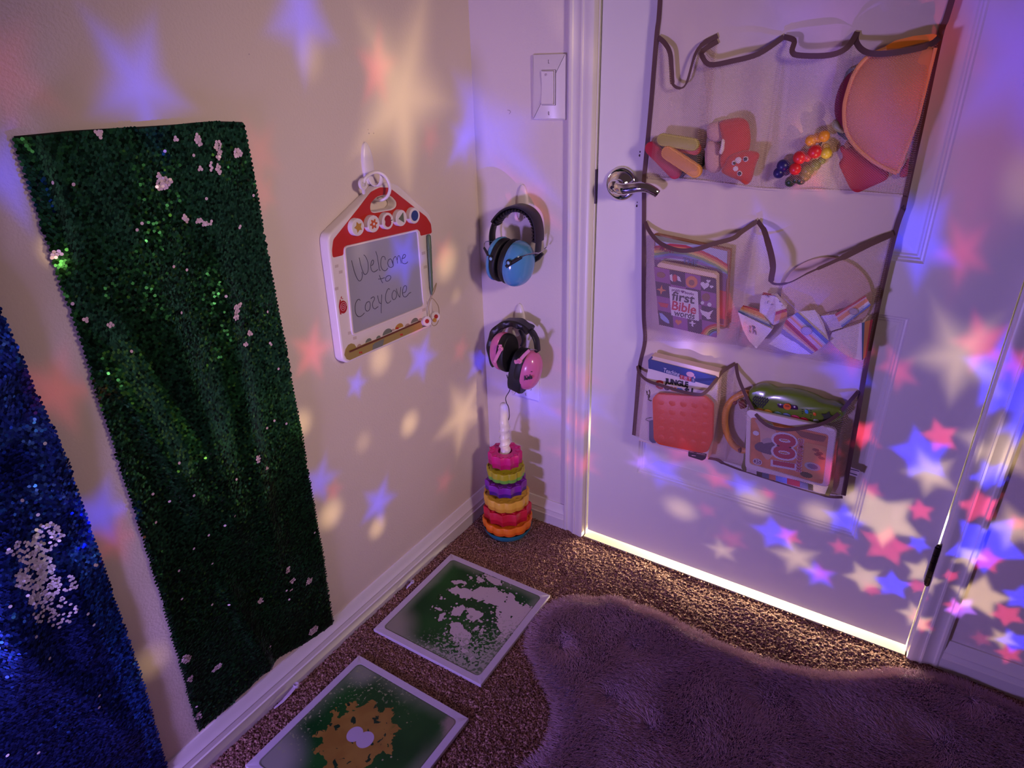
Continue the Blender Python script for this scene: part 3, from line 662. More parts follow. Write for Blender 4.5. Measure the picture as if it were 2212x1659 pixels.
mred = mat('roof_red', (.52, .022, .008), .35)
roof = roundpoly(P2(zC, [(165, 1475), (150, 1330), (175, 1130), (290, 985), (900, 215), (1060, 130), (1230, 135), (1320, 190), (1950, 690), (2040, 830), (2058, 1005), (1840, 1058), (1835, 980), (1780, 928), (400, 1245), (362, 1330), (368, 1425)]), .004, 3)
hole2 = inset(hole, -.0025) if True else hole
shape2d([roof, hole2], TB, FX-.0008, FX+.0006, 'roof_plate', mred, bt)
# side face of the house: cream with faint bricks
mbez = mat('bezel_white', (.80, .70, .70), .28)
scr_o = roundpoly(P2(zA, [(193, 772), (712, 652), (766, 1190), (252, 1392)]), .010, 4); scr_i = roundpoly(P2(zA, [(204, 782), (700, 668), (742, 1180), (262, 1374)]), .006, 4)
shape2d([scr_o, scr_i], TB, FX-.001, FX+.0035, 'screen_bezel', mbez, bt, bev=.001)
g = G(TB); g.prism(scr_i, FX-.0008, FX+.0004); g.build('screen', mat('magnetic_screen', (.36, .36, .46), .28), bt, smooth=False)
# handwriting, stroke by stroke
m_ink = mat('grey_ink', (.035, .03, .06), .7)
strokes = [
 [(178,300),(200,390),(240,540),(290,660),(335,710),(375,680),(395,600),(385,530)], [(330,245),(350,340),(385,470),(425,565),(460,578),(500,530),(512,430),(495,310),(450,215),(420,190)],
 [(575,405),(610,370),(618,310),(595,295),(570,340),(560,430),(580,500),(620,530),(665,512),(700,480)], [(660,120),(690,220),(715,370),(735,490),(755,495)],
 [(850,290),(840,235),(800,220),(770,270),(760,380),(785,470),(830,505),(870,495),(900,455)], [(960,270),(915,290),(900,350),(915,415),(960,440),(1005,415),(1000,350),(975,290),(960,270)], [(975,290),(1010,400)],
 [(1010,400),(1005,300),(1030,240),(1060,225),(1085,290),(1095,360)],[(1090,290),(1100,225),(1125,205),(1150,260),(1165,360)],
 [(1180,260),(1230,250),(1255,205),(1235,180),(1205,200),(1180,290),(1190,345),(1235,368),(1280,350),(1295,325)],
 [(733,595),(755,660),(780,720),(800,748)], [(712,672),(770,665),(840,645)], [(915,600),(865,635),(855,690),(885,715),(930,695),(962,640),(945,605),(915,600)],
 [(350,1100),(335,1075),(300,1085),(262,1150),(248,1250),(262,1350),(300,1410),(350,1418),(400,1385),(435,1345)], [(530,1120),(480,1140),(452,1210),(460,1285),(500,1310),(540,1270),(552,1190),(540,1130),(520,1120)],
 [(562,1062),(600,1030),(632,1035),(632,1080),(605,1130),(595,1190),(615,1250),(650,1265),(685,1235),(710,1222)], [(697,1000),(710,1070),(730,1140),(765,1160)], [(778,980),(775,1100),(770,1230),(772,1350)],
 [(940,880),(920,860),(885,900),(858,990),(855,1080),(880,1140),(915,1148),(965,1105)], [(1020,895),(988,960),(985,1030),(1010,1080),(1050,1065),(1075,1000),(1065,930),(1030,895)],
 [(1070,860),(1090,940),(1115,1000),(1140,1035)], [(1140,1035),(1150,940),(1160,830)],
 [(1205,945),(1250,930),(1272,870),(1270,815),(1240,805),(1210,840),(1192,920),(1200,990),(1235,1030),(1280,1010),(1320,960),(1362,935)]]
g = G()
for s_ in strokes:
    pts = [onW(*zB(a, b), FX+.0006) for a, b in s_]; g.tube(spline(pts, 4), .00062, 5)
g.build('handwriting', m_ink, bt)
# five stamps across the roof
def stamp(i, px, py):
    c = wl(px, py, FX+.011); t = bpy.data.objects.new('stamp', None); COL.objects.link(t); t.parent = bt; t.location = V(FX, c[0], c[1])-Vector(bt.location)
    g = G(TB); ci = lambda r: circ(c[0], c[1], r, 30)
    g.rings([[(x, y, z) for x, y in q] for q, z in ((ci(.0160), FX), (ci(.0160), FX+.009), (ci(.0156), FX+.0108), (ci(.0146), FX+.0112), (ci(.0142), FX+.0106))]); g.build('knob', m_white, t)
    return c, t
def decal(poly, z, m, parent, nm='decal'): g = G(TB); g.prism(poly, z, z+.0006); return g.build(nm, m, parent, smooth=False)
m_mus = mat('mustard_print', (.52, .27, .035), .5); m_or = mat('orange_print', (.58, .10, .02), .5); m_gg = mat('sage_print', (.13, .16, .10), .5); m_bl = mat('blue_print', (.02, .05, .22), .4)
zs = FX+.0107
c, t = stamp(0, *zC(650, 893)); decal(starpoly(c[0]+.001, c[1], .0105, .0058, 5, PI/2+.25), zs, m_mus, t, 'star')
c, t = stamp(1, *zC(950, 830))
decal([(c[0]+.0098*(.78+.22*math.cos(6*a))*math.cos(a), c[1]+.0098*(.78+.22*math.cos(6*a))*math.sin(a)) for a in [2*PI*k/72 for k in range(72)]], zs, m_or, t, 'flower'); decal(circ(c[0], c[1], .0024, 12), zs+.0008, m_white, t, 'centre')
c, t = stamp(2, *zC(1222, 775)); decal([(c[0]+(.0098-.003*math.exp(-((a-PI)/.3)**2)-.002*math.exp(-(min(a, 2*PI-a)/.3)**2))*math.cos(a), c[1]+.0112*math.sin(a)) for a in [2*PI*k/36 for k in range(36)]], zs, mat('apple_red', (.35, .008, .012), .4), t, 'apple')
g = G(TB); g.box((c[0]+.008, c[1]-.0012, zs), (c[0]+.0125, c[1]+.0002, zs+.0007)); g.build('stalk', m_black, t, smooth=False)
c, t = stamp(3, *zC(1480, 718)); decal([(c[0]-.0085, c[1]), (c[0]+.0065, c[1]-.010), (c[0]+.0065, c[1]+.010)], zs, m_gg, t, 'triangle')
c, t = stamp(4, *zC(1735, 672)); decal(circ(c[0]+.0, c[1], .0105, 24), zs, m_bl, t, 'dot')
# printed scenery below the screen
def strip(pts, m, nm, dz=0): g = G(TB); g.prism(P2(zD, pts), FX-.0004, FX+.0003+dz); return g.build(nm, m, bt, smooth=False)
m_olive = mat('olive_print', (.36, .26, .065), .5); m_sage = mat('sage_grey_print', (.18, .20, .16), .5); m_pk = mat('pinkish_print', (.50, .33, .30), .5)
strip([(300, 1120), (320, 1010), (370, 930), (430, 900), (490, 915), (530, 980), (700, 900), (1000, 785), (1785, 450), (1800, 600), (830, 1030), (560, 1150), (400, 1222), (340, 1200)], m_olive, 'printed_hills')
strip([(835, 1025), (840, 935), (880, 890), (1060, 810), (1050, 860), (1030, 945)], m_sage, 'printed_hills', .0002)
strip([(1785, 600), (1785, 560), (1830, 545), (1930, 530), (1940, 545)], m_sage, 'printed_hills', .0002)
for cx, cy, r, mm in ((760, 870, 62, m_sage), (950, 800, 45, m_sage), (1120, 720, 95, m_sage), (1345, 610, 85, m_mus), (1640, 495, 75, m_sage), (580, 960, 45, m_pk), (1225, 665, 40, m_pk), (1500, 575, 50, m_pk), (1750, 470, 50, m_pk)):
    pts = [(cx+r*.95*math.cos(a), cy-r*1.05*math.sin(a)-(-r*.3 if False else 0)) for a in [PI*k/10 for k in range(11)]]
    pts = [(x, y-(x-cx)*.40) for x, y in pts]; strip(pts, mm, 'printed_bush', -.0001)
for cx, cy in ((592, 1075), (625, 1072), (1375, 735), (1402, 730), (1295, 612), (1322, 608)): strip([(cx-11, cy-16), (cx+11, cy-20), (cx+11, cy+16), (cx-11, cy+20)], mred, 'printed_dot', .0003)
g = G(); g.tube([onW(*zD(400, 1060), FX+.0015), onW(*zD(1740, 480), FX+.0015)], .0034, 8, flat=(.4, 1)); g.build('eraser_groove', mat('brown_groove', (.16, .035, .015), .5), bt)
def zst(a, b, r, m, nm, dz=0): c = wl(*zD(a, b)); g = G(TB); g.prism(circ(c[0], c[1], r, 20), FX-.0004, FX+.0004+dz); return g.build(nm, m, bt, smooth=False)
# snail
m_sn = mat('snail_red', (.42, .012, .016), .5); c = wl(*zD(275, 205))
g = G(TB); g.prism(circ(c[0], c[1], .0100, 22, ry=.0125), FX-.0003, FX+.0004)
g.prism(P2(zD, [(200, 130), (215, 60), (235, 70), (225, 130), (240, 320), (240, 350), (218, 345), (195, 200)]), FX-.0003, FX+.0003)
g.prism(P2(zD, [(228, 40), (240, 0), (252, 8), (242, 50)]), FX-.0003, FX+.0003); g.prism(P2(zD, [(252, 50), (262, 36), (276, 46), (262, 58)]), FX-.0003, FX+.0003); g.build('printed_snail', m_sn, bt, smooth=False)
g = G(TB); g.tube([(c[0]+.0082*(1-k/26)*math.cos(k*.62), c[1]+.0100*(1-k/26)*math.sin(k*.62), FX+.0006) for k in range(25)], .0004, 5); g.build('snail_spiral', mat('pink_line', (.75, .45, .45), .5), bt)
# faint brick marks
for a, b in ((150, 910), (178, 950), (150, 1065), (240, 1370), (275, 1405), (748, 820), (762, 915), (765, 1165), (752, 1210)):
    g = G(TB); g.prism(P2(zA, [(a-12, b-8), (a+12, b-14), (a+13, b+6), (a-11, b+12)]), FX-.0003, FX+.0002); g.build('printed_brick', mat('brick_print', (.60, .50, .47), .6), bt, smooth=False)
# pen at the right edge, tied with a string
g = G(); p0, p1, p2_ = onW(*zC(2000, 1030), FX+.006), onW(*zA(790, 790), FX+.006), onW(*zA(806, 1105), FX+.006)
g.tube([p0, p0.lerp(p1, .1), p0.lerp(p1, .98), p1, p1.lerp(p2_, .03), p1.lerp(p2_, .85), p2_], [.002, .0046, .0049, .0043, .0047, .0038, .0015], 14)
pen = g.build('pen', mat('sage_pen', (.10, .16, .085), .4), bt)
g = G(); g.box((FX-.004, *wl(*zA(795, 960))), (FX+.004, wl(*zA(795, 960))[0]+.004, wl(*zA(795, 900))[1])); g.build('pen_clip', mat('pen_clip', (.05, .08, .05), .5), bt)
g = G(); g.tube(spline([onW(*zA(a, b), x) for a, b, x in [(806, 1100, .030), (838, 1025, .030), (825, 1080, .030), (800, 1130, .030), (785, 1200, .032), (800, 1290, .036), (822, 1320, .036), (850, 1290, .034), (855, 1200, .032), (830, 1150, .03), (808, 1128, .028)]], 5), .0009, 6)
g.build('string', mat('string', (.42, .32, .18), .8), bt)
for (a, b), r, cs in (((1850, 470), .0105, ((25, 5, m_sn), (70, 8, m_bl))), ((2010, 380), .0105, ((35, 5, m_sn), (10, 75, m_mus)))):
    t0 = onW(*zD(a-30, b), FX-.002); t1 = onW(*zD(a+35, b+8), FX+.012); g = G(); g.tube([t0, t1], r, 20); bd = g.build('bead', m_white, bt)
    ax = (t1-t0).normalized()
    for dx, dy, mm in cs: q = onW(*zD(a+dx, b+dy), FX+.011); g = G(); g.tube([q, q+ax*.0022], .0048, 14); g.build('printed_dot', mm, bd)
# ring clip that carries the board
rt = thing('hanging_ring', onW(840, 400, .03), 'white plastic ring joining the hook to the drawing board handle', 'ring')
g = G(); g.tube(spline([onW(*zA(a, b), x) for a, b, x in [(335, 338, .030), (350, 300, .033), (390, 268, .034), (435, 260, .036), (478, 283, .042), (507, 325, .046), (518, 375, .047), (505, 420, .044), (478, 446, .036), (445, 456, .026), (420, 452, .016), (405, 440, .010)]], 5), .0031, 10); g.build('loop', m_white, rt)
q = onW(*zA(331, 343), .030); g = G(frame(q, (0, 1, .1), (0, 0, 1))); n = 20
g.rings([[(r*math.cos(2*PI*k/n), r*1.15*math.sin(2*PI*k/n), z) for k in range(n)] for r, z in ((.0044, -.003), (.0088, -.003), (.0092, 0), (.0088, .003), (.0044, .003), (.0044, -.003))], caps=False); g.build('eyelet', m_white, rt)
g = G(); g.tube([onW(*zA(331, 340), .032), onW(*zA(334, 370), .026), onW(*zA(338, 405), .018)], .0032, 8); g.build('tail', m_white, rt)

# ------------------------------------------------------------------ earmuffs
def band(g, path, w, th, up=V(0, 1, 0)):
    g.tube(path, 1.0, 8, flat=None) if False else None
    n = len(path); rs = []
    for i, p in enumerate(path):
        t = (path[min(i+1, n-1)]-path[max(i-1, 0)]).normalized(); b = up; nn = t.cross(b).normalized()
        ww = w[i] if isinstance(w, list) else w; tt = th[i] if isinstance(th, list) else th
        rs.append([p+b*(u*ww/2)+nn*(v*tt/2) for u, v in ((-.8, -1), (.8, -1), (1, -.6), (1, .6), (.8, 1), (-.8, 1), (-1, .6), (-1, -.6))])
    g.rings(rs)
def cup(parent, c, R, side, m, rx, ry, rz, cush, cw=.012, p=.8, notch=0.0):
    """ear cup: outer shell bulging to local side*x, cushion on the other side"""
    Rm = R; g = G(); n = 30; rs = []
    for i in range(1, 10):
        th = PI/2*i/9; f = math.sin(th)**p; h = math.cos(th)**.9
        rs.append([Vector(c)+Rm@V(side*(cw*.6+rx*h), ry*f*math.copysign(abs(math.cos(a))**.9, math.cos(a)), rz*f*math.copysign(abs(math.sin(a))**.9, math.sin(a))) for a in [2*PI*k/n for k in range(n)]])
    rs.append([Vector(c)+Rm@V(side*cw*.45, ry*.99*math.cos(2*PI*k/n), rz*.99*math.sin(2*PI*k/n)) for k in range(n)])
    g.rings(rs); s_ = g.build('ear_cup', m, parent, ang=60)
    g = G(); rs = []
    for i in range(13):
        a = -PI/2+PI*i/12; f = .90+.10*math.cos(a)**.6 if abs(a) < PI/2 else .90; x = -side*(cw*.0)+side*(-cw*.5+cw*.5*math.sin(a)+cw*.45)
        rs.append([Vector(c)+Rm@V(x, ry*cush*f*math.cos(2*PI*k/n), rz*cush*f*math.sin(2*PI*k/n)) for k in range(n)])
    g.rings(rs); g.build('ear_cushion', m_rubber, parent); return s_
z4 = zm(1030, 420, 7.9); z5 = zm(1030, 670, 7.9)
m_blue = mat('blue_shell', (.085, .30, .58), .16, coat=.4); m_pink = mat('pink_shell', (.72, .17, .40), .26, coat=.3)
Rb = Matrix.Rotation(math.radians(8), 3, 'Y') @ Matrix.Rotation(math.radians(-6), 3, 'Z')
eb = thing('earmuffs', (.128, -.045, .69), 'blue earmuffs with black headband hanging on the upper back wall hook', 'earmuffs', 'child earmuffs hung left of the door')
cb = onD(1094, 564, -.056)
cup(eb, cb+V(.016, 0, .000), Rb, 1, m_blue, .040, .0455, .0535, 1.0, .016)
cup(eb, cb+V(-.012, .002, .001), Rb, -1, m_blue, .017, .043, .0520, 1.0, .016)
pth = spline([onD(*z4(a, b), -.040) for a, b in [(268, 850), (262, 700), (285, 560), (340, 430), (450, 300), (580, 225), (720, 205), (860, 250), (970, 350), (1030, 480), (1055, 640), (1055, 800), (1045, 950), (1030, 1010)]], 5)
g = G(); band(g, pth, .024, .0042); g.build('headband', m_black, eb)
g = G(); pp = pth[14:56]; cen = sum(pp, V(0, 0, 0))/len(pp)
wq = [.036]*len(pp); band(g, [p+(p-V(.13, -.04, .80)).normalized()*.0012 for p in pp], .036, .0062); g.build('headband_sleeve', m_black, eb)
g = G()
for i in range(0, len(pp)-1, 2):
    p = pp[i]; inn = (V(.13, -.04, .795)-p); inn.y = 0; inn.normalize(); q = p+inn*.0065; t = (pp[i+1]-p).normalized()
    R_ = Matrix((t, V(0, 1, 0), inn)).transposed(); g.ell(q, .0052, .0172, .0052, 10, 6, .8, R_)
g.build('headband_padding', m_black, eb)
def arm(parent, z, pts, y, m, piv, mp_, w0=.0058, w1=.0032, wire=None, pr=.0062):
    t = bpy.data.objects.new('arm', None); COL.objects.link(t); t.parent = parent
    q = [onD(*z(a, b), y) for a, b in pts]; t.location = q[0]-parent_world(parent)
    g = G(); pa = spline(q, 4); n = len(pa); g.tube(pa, [w0+(w1-w0)*i/(n-1) for i in range(n)], 8, flat=(.5, 1), up=V(0, 1, 0)); g.build('yoke', m, t)
    c = onD(*z(*piv), y-.003); g = G(frame(c, (1, 0, 0), (0, 0, 1))); g.lathe([(pr*1.15, -.003), (pr*1.15, .001), (pr, .0018)], 18); g.build('pivot', m, t)
    g = G(frame(c, (1, 0, 0), (0, 0, 1))); g.lathe([(pr*.62, .0), (pr*.62, .0026), (pr*.5, .0032)], 16); b = g.build('pivot_cap', mp_, t)
    if wire: g = G(); g.tube(spline([onD(*z(a, b), yy) for a, b, yy in wire], 4), .0011, 6); g.build('wire', m_wire, t)
    return t
m_lb = mat('light_blue_plastic', (.25, .5, .75), .3)
arm(eb, z4, [(262, 1185), (225, 1090), (175, 1000), (120, 905)], -.092, m_black, (245, 1095), m_lb, wire=[(120, 905, -.09), (132, 830, -.085), (165, 802, -.075), (260, 800, -.062), (395, 797, -.055)])
arm(eb, z4, [(505, 1235), (560, 1185), (660, 1130), (765, 1072)], -.100, m_black, (545, 1165), m_lb, wire=[(755, 1075, -.098), (870, 1025, -.085), (1000, 1000, -.07), (1060, 1000, -.055), (1120, 960, -.030), (1190, 895, -.018)])
g = G(); g.tube([onD(*z4(955, 1135), -.02), onD(*z4(1050, 1080), -.018), onD(*z4(1118, 1005), -.016)], [.006, .0055, .0045], 8); g.build('arm', m_black, eb)

ep = thing('earmuffs', (.115, -.05, .43), 'pink earmuffs with black cushions hanging below the blue pair', 'earmuffs', 'child earmuffs hung left of the door')
Rl = Matrix.Rotation(math.radians(3), 3, 'Y') @ Matrix.Rotation(math.radians(-4), 3, 'Z'); Rr = Matrix.Rotation(math.radians(12), 3, 'Y') @ Matrix.Rotation(math.radians(4), 3, 'Z')
cl_ = onD(*z5(565, 735), -.068); cr_ = onD(*z5(752, 985), -.064)
cup(ep, cl_+V(-.008, 0, 0), Rl, -1, m_pink, .030, .034, .0490, 1.02, .020)
cup(ep, cr_+V(.006, .004, -.0), Rr, 1, m_pink, .034, .034, .0530, 1.0, .018)
g = G(); cc = cr_+V(-.012, .006, -.008)
g.rings([[cc+Rr@V(x, .034*f*math.copysign(abs(math.cos(a))**.7, math.cos(a)), .056*f*math.copysign(abs(math.sin(a))**.7, math.sin(a))) for a in [2*PI*k/28 for k in range(28)]] for x, f in ((-.010, .9), (-.007, 1), (.022, 1.03), (.028, .98))]); g.build('cup_rim', m_rubber, ep)
pth = spline([onD(*z5(a, b), y) for a, b, y in [(350, 930, -.048), (285, 800, -.048), (262, 620, -.046), (290, 440, -.044), (370, 310, -.042), (480, 235, -.040), (610, 205, -.038), (750, 235, -.038), (860, 300, -.038), (950, 385, -.040), (1010, 500, -.042), (1030, 610, -.044), (1035, 705, -.046)]], 5)
g = G(); band(g, pth, .020, .005); g.build('headband', m_black, ep)
g = G(); pp = pth[0:44]; ww = [.030+.0035*math.sin(i*.78) for i in range(len(pp))]; band(g, [p.copy() for p in pp], ww, [.017+.0015*math.sin(i*.78) for i in range(len(pp))]); g.build('headband_padding', m_black, ep)
g = G(); band(g, pth[-17:], .020, .0075); g.build('headband_slider', m_black, ep)
g = G(); band(g, spline([onD(*z5(a, b), -.030) for a, b in [(740, 330), (785, 430), (800, 520), (770, 600)]], 5), .014, .005); g.build('strap', m_black, ep)
m_lp = mat('light_pink_plastic', (.82, .30, .50), .3)
arm(ep, z5, [(395, 590), (405, 660), (365, 750), (300, 885)], -.107, m_lp, (405, 662), m_pink, .0052, .0040, pr=.0055)
arm(ep, z5, [(650, 885), (720, 868), (800, 780), (895, 685)], -.104, m_lp, (725, 870), m_pink, .0052, .0036, wire=[(900, 680, -.10), (960, 665, -.08), (1030, 690, -.05)], pr=.0058)
q = onD(*z5(872, 1150), -.0900); text('Kids', frame(q, (1, .38, .30), (-.15, .25, 1)), 0, 0, .0165, m_rubber, ep, bold=.014, sx=.72, ext=.0016, shear=.25)
g = G(frame(onD(*z5(935, 1050), -.085), (1, .3, .05), (0, 0, 1))); g.box((-.0022, -.0006, -.0006), (.0022, .0006, .0008)); g.build('printed_dash', m_black, ep, smooth=False)
# cord hanging from the pink pair, down behind the stacking toy
cord = [(z5(512, 1105), -.075), (z5(530, 1170), -.074), (z5(570, 1270), -.072), (z5(560, 1370), -.070), (z5(495, 1490), -.068), (z5(505, 1580), -.066), (z5(540, 1650), -.064), ((1100, 893), -.062), ((1099, 905), -.062), ((1090, 930), -.060), ((1084, 950), -.064), ((1080, 962), -.075), ((1079, 975), -.080)]
g = G(); g.tube(spline([onD(a[0], a[1], y) for a, y in cord], 6), .0011, 6); tag(g.build('cord', m_black), 'thin black cord hanging from the pink earmuffs down to the stacking toy', 'cord')

# ------------------------------------------------------------------ stacking ring toy in the corner
TX, TY = .119, -.0985
base = thing('stacking_toy', (TX, TY, 0), 'stacking toy stand with teal bowl base and white twisted post in the corner', 'stacking toy')
g = G(); g.lathe([(.034, .003), (.046, .005), (.058, .014), (.0645, .026), (.0665, .0335), (.0650, .0335), (.062, .028), (.050, .022), (.0, .022)][:-1]+[(.0005, .022)], 48, c=(TX, TY, 0)); g.build('bowl_base', mat('teal_plastic', (.012, .20, .27), .3), base)
g = G(); g.lathe([(.062, .028), (.062, .0325), (.0005, .0325)], 40, c=(TX, TY, 0)); g.build('dark_inset', m_black, base)
g = G(); n = 28; rs = []
for i in range(150):
    z = .03+i*(.352-.03)/149; ph = (z-.20)*2*PI/.0215
    if z < .345:
        k_ = min(1, (.352-z)/.02) if z > .33 else 1
        rs.append([(TX+(.0126+.0011*k_*math.cos(a-ph))*math.cos(a), TY+(.0126+.0011*k_*math.cos(a-ph))*math.sin(a), z) for a in [2*PI*k/n for k in range(n)]])
rs += [[(TX+r*math.cos(2*PI*k/n), TY+r*math.sin(2*PI*k/n), z) for k in range(n)] for r, z in ((.0118, .349), (.0108, .352), (.0106, .356), (.0104, .385), (.0098, .392), (.0080, .3975), (.0050, .4005), (.0018, .4015))]
g.rings(rs); g.build('twisted_post', m_white, base, ang=80)
g = G(); hx = []
for i in range(150):
    z = .17+i*.177/149; ph = (z-.20)*2*PI/.0215
    hx.append(V(TX+.0132*math.cos(ph), TY+.0132*math.sin(ph), z))
g.tube(hx, [min(.0017, .0003+.00005*min(i, 149-i)*2.5) for i in range(150)], 7, flat=(1.6, .8), up=V(0, 0, 1)); g.build('spiral_ridge', m_white, base)
def ring_shape(R, kind, f, n=144, amp=None, ph0=0):
    out = []
    for k in range(n):
        a = 2*PI*k/n; N = 12 if kind == 'scallop' else 11
        u = ((a+ph0)*N/(2*PI)) % 1.0
        if kind == 'scallop': r = R*1.02*(1-.085*(1-math.sin(PI*u)**.6))
        else: r = R*1.03*(1-.13*math.sin(PI*u)**.75)            # hollow facets between points
        out.append((r*f*math.cos(a), r*f*math.sin(a)))
    return out
def stack_ring(nm_col, R, zt, zb, kind, mt, mb, label, tilt=0.0, ph0=0.0, hole=.0185):
    t = thing('stacking_ring', (TX, TY, zb), label, 'toy ring', 'coloured gear rings stacked on the toy post')
    T = Matrix.Translation((TX, TY, 0)); zm_ = zb+(zt-zb)*.42; s = ring_shape
    def sh(f, z, inn=0): return [(x, y, z) for x, y in s(R, kind, f, ph0=ph0)]
    inn = lambda r, z: [(r*math.cos(2*PI*k/144), r*math.sin(2*PI*k/144), z) for k in range(144)]
    e = .0014
    g = G(T); dish = .0040 if kind == 'scallop' else .0008
    g.rings([sh(1, zm_), sh(1, zt-e), sh(.992, zt-e*.3), sh(.975, zt), sh(.93, zt-.0002), sh(.90, zt-dish), inn(hole+.006, zt-dish), inn(hole+.003, zt-.0005), inn(hole, zt-.0018), inn(hole, zm_)], caps=False)
    g.build('upper_half', mt, t, ang=50)
    g = G(T); g.rings([inn(hole, zm_), inn(hole, zb), sh(.92, zb), sh(.955, zb+.0008), sh(.978, zb+e*1.6), sh(.985, zm_), sh(1, zm_)], caps=False); g.build('lower_half', mb, t, ang=50)
    if kind != 'scallop':      # raised petals on the top face
        g = G(T)
        for k in range(11):
            a = 2*PI*(k+.0)/11-ph0; c_, s2 = math.cos(a), math.sin(a)
            pts = [(R*.60, 0), (R*.76, -R*.12), (R*.90, -R*.02), (R*.90, R*.02), (R*.76, R*.12)]
            g.prism([(x*c_-y*s2, x*s2+y*c_) for x, y in pts], zt-.001, zt+.0012, bev=.0008)
        g.build('petal_relief', mt, t, ang=50)
    else:
        g = G(T)
        for k in range(12):
            a = 2*PI*(k+.5)/12-ph0; g.ell((R*.72*math.cos(a), R*.72*math.sin(a), zt-dish-.0005), R*.09, R*.09, .0016, 12, 6)
        g.build('dimple_relief', mt, t)
    return t
pc = lambda n, c: mat(n, c, .34)
stack_ring('o', .0665, .0604, .0335, 'scallop', pc('orange_plastic', (.86, .20, .015)), pc('deep_orange_plastic', (.80, .13, .01)), 'orange scalloped ring, lowest on the stacking toy', ph0=.1)
stack_ring('r', .0640, .1010, .0640, 'facet', pc('red_plastic', (.62, .014, .045)), pc('deep_red_plastic', (.50, .008, .03)), 'red faceted ring above the orange one on the stacking toy', ph0=.05)
stack_ring('y', .0600, .1378, .1060, 'scallop', pc('yellow_plastic', (.80, .46, .05)), pc('amber_plastic', (.74, .38, .04)), 'yellow scalloped ring in the middle of the stacking toy', ph0=.02)
stack_ring('p', .0548, .1790, .1480, 'facet', pc('purple_plastic', (.22, .018, .36)), pc('deep_purple_plastic', (.07, .008, .22)), 'purple faceted ring above the yellow one on the stacking toy', ph0=.2)
stack_ring('l', .0490, .2187, .1900, 'scallop', pc('olive_yellow_plastic', (.46, .42, .02)), pc('lime_green_plastic', (.18, .50, .06)), 'lime and olive scalloped ring below the pink one on the stacking toy', ph0=.3)
stack_ring('k', .0440, .2640, .2280, 'facet', pc('magenta_plastic', (.66, .012, .20)), pc('deep_magenta_plastic', (.52, .008, .13)), 'magenta faceted ring, topmost on the stacking toy', ph0=.12)

# ------------------------------------------------------------------ clear furniture clips lying against the left baseboard
m_clip = mat('clear_pink_plastic', (.72, .60, .78), .15, trans=.35)
for (pts, lab) in (([(640, 1480), (628, 1495), (610, 1515), (592, 1530)], 'small clear plastic strip with a round end against the left baseboard, beside the yellow-centred tile'), ([(891, 1256), (886, 1262), (881, 1267), (878, 1271)], 'tiny clear plastic strip at the left baseboard beside the upper green tile')):
    q = [onF(a, b, .022-.004*i) for i, (a, b) in enumerate(pts)]; t = thing('plastic_clip', (q[0].x, q[0].y, 0), lab, 'plastic clip')
    k = 1 if len(lab) > 75 else .75
    g = G(); g.tube(q, [.0040*k, .0042*k, .0034*k, .002*k], 8, flat=(.4, 1.0)); g.build('strip', m_clip, t)
    g = G(); g.lathe([(.0055*k, 0), (.0062*k, .002), (.0062*k, .006*k), (.0048*k, .0075*k), (.0025*k, .006*k)], 16, c=(q[0].x, q[0].y, q[0].z-.004)); g.build('round_end', m_clip, t)
